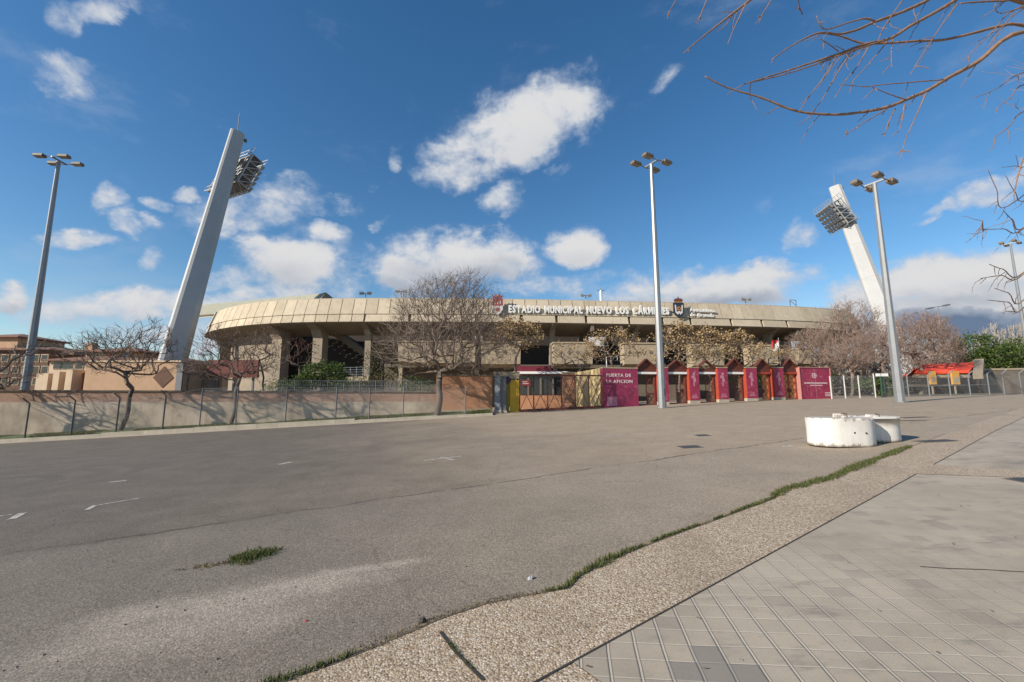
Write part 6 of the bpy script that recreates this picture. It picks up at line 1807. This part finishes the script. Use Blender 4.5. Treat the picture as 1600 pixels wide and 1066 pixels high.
for i, (u, v, ru, rv, Yk, lab) in enumerate(((1522, 545, 26, 26, 60, 'dark evergreen with a shaded flat side just right of the kiosk gable'), (1562, 556, 34, 20, 58, 'low bright evergreen in the middle of the right hedge row'), (1604, 552, 36, 26, 61, 'large evergreen at the right edge under the pale poplars'))):
    evergreen('evergreen_tree', lab, on(P(u, 610, Yk).x, Yk), [ell(u, v, ru, rv, Yk, 2.4), ell(u, v+22, ru, 16, Yk, 2.4, .5)], 70+i, 420, 7, .30, LEAFG, EG, 'tree', .6)
WG = 'pale bare poplars in the distance'
for i, (u, vt) in enumerate(((1538, 521), (1552, 516), (1566, 512), (1580, 517), (1594, 513), (1606, 518))):
    Y = 84; b = on(P(u, 600, Y).x, Y)
    if i < 2:
        pe = empty('pale_poplar', b, 'leftmost pale bare poplar rising behind the evergreens' if i == 0 else 'second pale bare poplar from the left behind the evergreens', 'tree', WG)
        H_ = P(u, vt, Y).z-b.z; rg = random.Random(300+i)
        mb = MB(); mb.tube([b, b+Vector((.1, 0, H_*.5)), b+Vector((.0, 0, H_))], [.24, .15, .03], 6); mb.build('trunk', TWIGW, pe)
        mb = MB()
        for k in range(70):
            t = rg.uniform(.25, .95); p = b+Vector((0, 0, H_*t)); a_ = rg.random()*6.283; L = (1.15-t)*H_*.42
            d = Vector((math.cos(a_)*.34, math.sin(a_)*.34, 1)).normalized(); q = p+d*L*.5+Vector((math.cos(a_)*.15, math.sin(a_)*.15, 0))
            r2 = q+Vector((d.x*.5, d.y*.5, 1)).normalized()*L*.5
            mb.tube([p, q, r2], [.07, .05, .02], 3, cap=False)
            for _k in range(3): mb.tube([q, q+Vector((rg.gauss(0, .22), rg.gauss(0, .22), rg.uniform(.4, 1.2)))], [.035, .015], 3, cap=False)
        mb.build('crown', TWIGW, pe)
    else:
        copy_thing(pe, b, i*1.3, 1.0+.04*(i % 3), ['', '', 'pale bare poplar above the bright low evergreen, tallest of the row', 'pale bare poplar with a thin top, fourth from the left', 'pale bare poplar behind the large evergreen near the right edge', 'pale bare poplar cut by the right edge of the photo'][i])

# ------------------------------------------------------------------ sky, sun, camera
SUN_EL, SUN_TH = R(27), R(30)
to_sun = Vector((-math.cos(SUN_EL)*math.cos(SUN_TH), -math.cos(SUN_EL)*math.sin(SUN_TH), math.sin(SUN_EL)))
ld = bpy.data.lights.new('sun', 'SUN'); ld.energy = 5.0; ld.angle = R(.55); ld.color = (1.0, .91, .78)
lo = bpy.data.objects.new('sun', ld); COL.objects.link(lo); lo.location = (-30, -20, 40)
lo.rotation_euler = (-to_sun).to_track_quat('-Z', 'Y').to_euler()
w = bpy.data.worlds.new('World'); sc.world = w; w.use_nodes = True
wt = w.node_tree; bg = wt.nodes['Background']; bg.inputs['Strength'].default_value = .105
sky = wt.nodes.new('ShaderNodeTexSky'); sky.sky_type = 'NISHITA'; sky.sun_disc = False
sky.sun_elevation = SUN_EL; sky.sun_rotation = math.atan2(to_sun.x, to_sun.y) % (2*math.pi)
sky.air_density = 1.15; sky.dust_density = .35; sky.ozone_density = 2.2; sky.altitude = 700
tc = wt.nodes.new('ShaderNodeTexCoord'); dvec = tc.outputs['Generated']
sx = wt.nodes.new('ShaderNodeSeparateXYZ'); wt.links.new(dvec, sx.inputs[0])
az = mth(wt, 'ARCTAN2', sx.outputs[0], sx.outputs[1]); el_ = mth(wt, 'ARCSINE', sx.outputs[2])
ae = wt.nodes.new('ShaderNodeCombineXYZ'); wt.links.new(az, ae.inputs[0]); wt.links.new(el_, ae.inputs[1])
def azel(u, v): d = ray(u, v).normalized(); return Vector((math.atan2(d.x, d.y), math.asin(d.z)))
# domain warp gives ragged outlines
def wnoise(scale, detail, rough, seed, stretch=1.6):
    mp = wt.nodes.new('ShaderNodeMapping'); mp.inputs['Scale'].default_value = (1, 1, stretch); mp.inputs['Location'].default_value = (seed, seed*.7, 0)
    wt.links.new(dvec, mp.inputs['Vector'])
    n = N(wt, 'ShaderNodeTexNoise', Scale=scale, Detail=detail, Roughness=rough, Distortion=.25); wt.links.new(mp.outputs[0], n.inputs['Vector'])
    return n
w1 = wnoise(7, 5, .6, 1.3, 1.2)
wv = wt.nodes.new('ShaderNodeVectorMath'); wv.operation = 'SUBTRACT'; wt.links.new(w1.outputs['Color'], wv.inputs[0]); wv.inputs[1].default_value = (.5, .5, .5)
ws = wt.nodes.new('ShaderNodeVectorMath'); ws.operation = 'SCALE'; wt.links.new(wv.outputs[0], ws.inputs[0]); ws.inputs['Scale'].default_value = .10
wa_ = wt.nodes.new('ShaderNodeVectorMath'); wa_.operation = 'ADD'; wt.links.new(ae.outputs[0], wa_.inputs[0]); wt.links.new(ws.outputs[0], wa_.inputs[1])
flat_ = wt.nodes.new('ShaderNodeVectorMath'); flat_.operation = 'MULTIPLY'; wt.links.new(wa_.outputs[0], flat_.inputs[0]); flat_.inputs[1].default_value = (1, 1, 0)
# puffs: (u, v, half length, half height, tilt deg, density, shade of base 0..1)
CL = [(815, 198, 150, 68, 27, 1.0, .25), (735, 240, 88, 54, 22, .85, .2), (893, 160, 62, 44, 10, .95, .15), (782, 316, 46, 28, 22, .72, .35), (900, 384, 44, 38, 0, 1.15, .3),
      (715, 408, 140, 48, 4, 1.0, .75), (640, 425, 75, 45, 0, .95, .75), (790, 392, 60, 34, 0, .9, .5), (465, 412, 86, 50, -6, 1.15, .42), (405, 385, 40, 30, 0, .9, .2), (400, 325, 110, 46, 10, .62, .2), (505, 365, 60, 22, -5, .6, .3), (340, 330, 55, 30, 0, .55, .2),
      (185, 312, 34, 26, -20, .8, .15), (212, 345, 20, 28, 20, .7, .2), (130, 367, 55, 15, 6, .72, .25), (255, 321, 24, 14, 0, .6, .2), (288, 300, 20, 13, 15, .6, .2), (246, 355, 18, 14, 0, .55, .2), (243, 408, 22, 30, -20, .52, .2),
      (108, 128, 58, 32, -24, .62, .1), (165, 12, 70, 26, 5, .45, 0), (92, 25, 30, 40, 0, .32, 0), (200, 478, 150, 34, 3, .95, .3), (110, 490, 60, 20, 0, .7, .5), (330, 470, 170, 26, 0, .85, .25), (350, 430, 90, 24, 5, .5, .2), (5, 462, 34, 26, 0, .85, .6), (270, 525, 150, 45, 0, .5, .5),
      (1040, 455, 130, 26, 5, .9, .65), (1140, 450, 140, 38, 5, 1.1, .8), (860, 448, 120, 22, 4, .5, .4), (560, 440, 60, 26, 0, .45, .3), (450, 455, 130, 22, 0, .6, .3), (430, 300, 60, 24, 0, .5, .1), (520, 320, 60, 18, 10, .42, .1), (1200, 428, 50, 28, 10, .9, .2), (960, 440, 120, 26, 12, .42, .3), (1480, 450, 170, 52, 6, 1.1, .55), (1360, 470, 110, 40, 12, 1.0, .5), (1560, 432, 110, 40, 0, 1.0, .4), (1500, 496, 230, 52, 0, 1.4, 2.6), (1660, 490, 130, 66, 0, 1.3, 2.4),
      (1535, 298, 90, 24, 21, .68, .25), (1590, 275, 50, 24, 10, .7, .2), (1470, 322, 40, 14, 20, .5, .3), (1042, 128, 34, 16, 45, .34, 0), (620, 240, 18, 24, 0, .42, 0), (580, 290, 14, 18, 0, .38, 0), (876, 274, 22, 14, 0, .35, 0), (1246, 368, 32, 24, 40, .42, .2), (1188, 328, 26, 18, 30, .32, 0), (1448, 345, 26, 8, 10, .4, .2), (600, 345, 14, 8, 0, .35, 0), (545, 400, 30, 40, 0, .35, .2)]
dens = shade = None
for (u, v, ru, rv, rot, de, sh) in CL:
    c = azel(u, v); a = R(rot)
    ex = azel(u+ru*math.cos(a), v-ru*math.sin(a))-c; ey = azel(u-rv*math.sin(a)*-1*-1, v-rv*math.cos(a))-c
    mp = wt.nodes.new('ShaderNodeMapping'); mp.vector_type = 'TEXTURE'
    mp.inputs['Location'].default_value = (c.x, c.y, 0); mp.inputs['Rotation'].default_value = (0, 0, math.atan2(ex.y, ex.x)); mp.inputs['Scale'].default_value = (ex.length*1.2, ey.length*1.2, 1)
    wt.links.new(flat_.outputs[0], mp.inputs['Vector'])
    l = wt.nodes.new('ShaderNodeVectorMath'); l.operation = 'LENGTH'; wt.links.new(mp.outputs[0], l.inputs[0])
    mr = wt.nodes.new('ShaderNodeMapRange'); mr.interpolation_type = 'SMOOTHSTEP'; wt.links.new(l.outputs['Value'], mr.inputs[0])
    mr.inputs[1].default_value = 1.15; mr.inputs[2].default_value = .25; mr.inputs[3].default_value = 0; mr.inputs[4].default_value = de
    d = mr.outputs[0]
    dens = d if dens is None else mth(wt, 'MAXIMUM', dens, d)
    if sh:
        s3 = wt.nodes.new('ShaderNodeSeparateXYZ'); wt.links.new(mp.outputs[0], s3.inputs[0])
        low = mth(wt, 'MULTIPLY', mth(wt, 'MULTIPLY', sm(wt, s3.outputs[1], .35, -.75), d), sh)
        shade = low if shade is None else mth(wt, 'MAXIMUM', shade, low)
n1 = wnoise(11, 9, .62, 2.1, 1.5); n2 = wnoise(30, 7, .6, 5.2, 1.3)
raw = mth(wt, 'ADD', dens, mth(wt, 'ADD', mth(wt, 'MULTIPLY', mth(wt, 'SUBTRACT', n1.outputs['Fac'], .5), 1.75), mth(wt, 'MULTIPLY', mth(wt, 'SUBTRACT', n2.outputs['Fac'], .5), .75)))
raw = mth(wt, 'MULTIPLY', raw, sm(wt, dens, 0.0, .22))
alpha = mth(wt, 'POWER', sm(wt, raw, .06, .92), 1.1)
# soft torn fringes and a thin low veil of cloud along the horizon
soft = mth(wt, 'MULTIPLY', mth(wt, 'MULTIPLY', sm(wt, dens, .02, 1.0), sm(wt, n1.outputs['Fac'], .36, .66)), .55)
vn = wnoise(4.2, 7, .6, 8.4, 4.5)
veil = mth(wt, 'MULTIPLY', mth(wt, 'MULTIPLY', sm(wt, el_, .27, .06), sm(wt, vn.outputs['Fac'], .36, .64)), .62)
wisp = wnoise(3.0, 8, .66, 3.7, 2.2)
thin = mth(wt, 'MULTIPLY', sm(wt, wisp.outputs['Fac'], .54, .80), .28)
alpha = mth(wt, 'MAXIMUM', mth(wt, 'MAXIMUM', alpha, soft), mth(wt, 'MAXIMUM', veil, thin))
# sunlit tops and greyer bases of the cloud bodies
lit = mixc(wt, sm(wt, raw, .35, 1.1), (3.9, 4.4, 5.2), (5.4, 5.4, 5.45))
sh_n = mth(wt, 'MULTIPLY', shade, mth(wt, 'ADD', .55, mth(wt, 'MULTIPLY', n1.outputs['Fac'], .9)))
cloudc = mixc(wt, mth(wt, 'MINIMUM', sm(wt, sh_n, .0, .75), .9), lit, (2.4, 2.8, 3.5))
cloudc = mixc(wt, sm(wt, sh_n, .45, 1.9), cloudc, (1.1, 1.55, 2.35))
hs = wt.nodes.new('ShaderNodeHueSaturation'); wt.links.new(sky.outputs[0], hs.inputs['Color']); hs.inputs['Saturation'].default_value = 1.28; hs.inputs['Value'].default_value = 1.0
fin = mixc(wt, alpha, hs.outputs[0], cloudc)
wt.links.new(fin, bg.inputs['Color'])

cd = bpy.data.cameras.new('camera'); cam = bpy.data.objects.new('camera', cd); COL.objects.link(cam)
cd.sensor_fit = 'HORIZONTAL'; cd.sensor_width = 36; cd.lens = 36*F/1600; cd.clip_end = 3000; cd.clip_start = .05
cam.location = CAM; cam.rotation_euler = (math.pi/2+PITCH, 0, 0)
sc.camera = cam
sc.view_settings.view_transform = 'Standard'; sc.view_settings.look = 'None'; sc.view_settings.gamma = 1; sc.view_settings.use_curve_mapping = False
sc.view_settings.exposure = 0.36
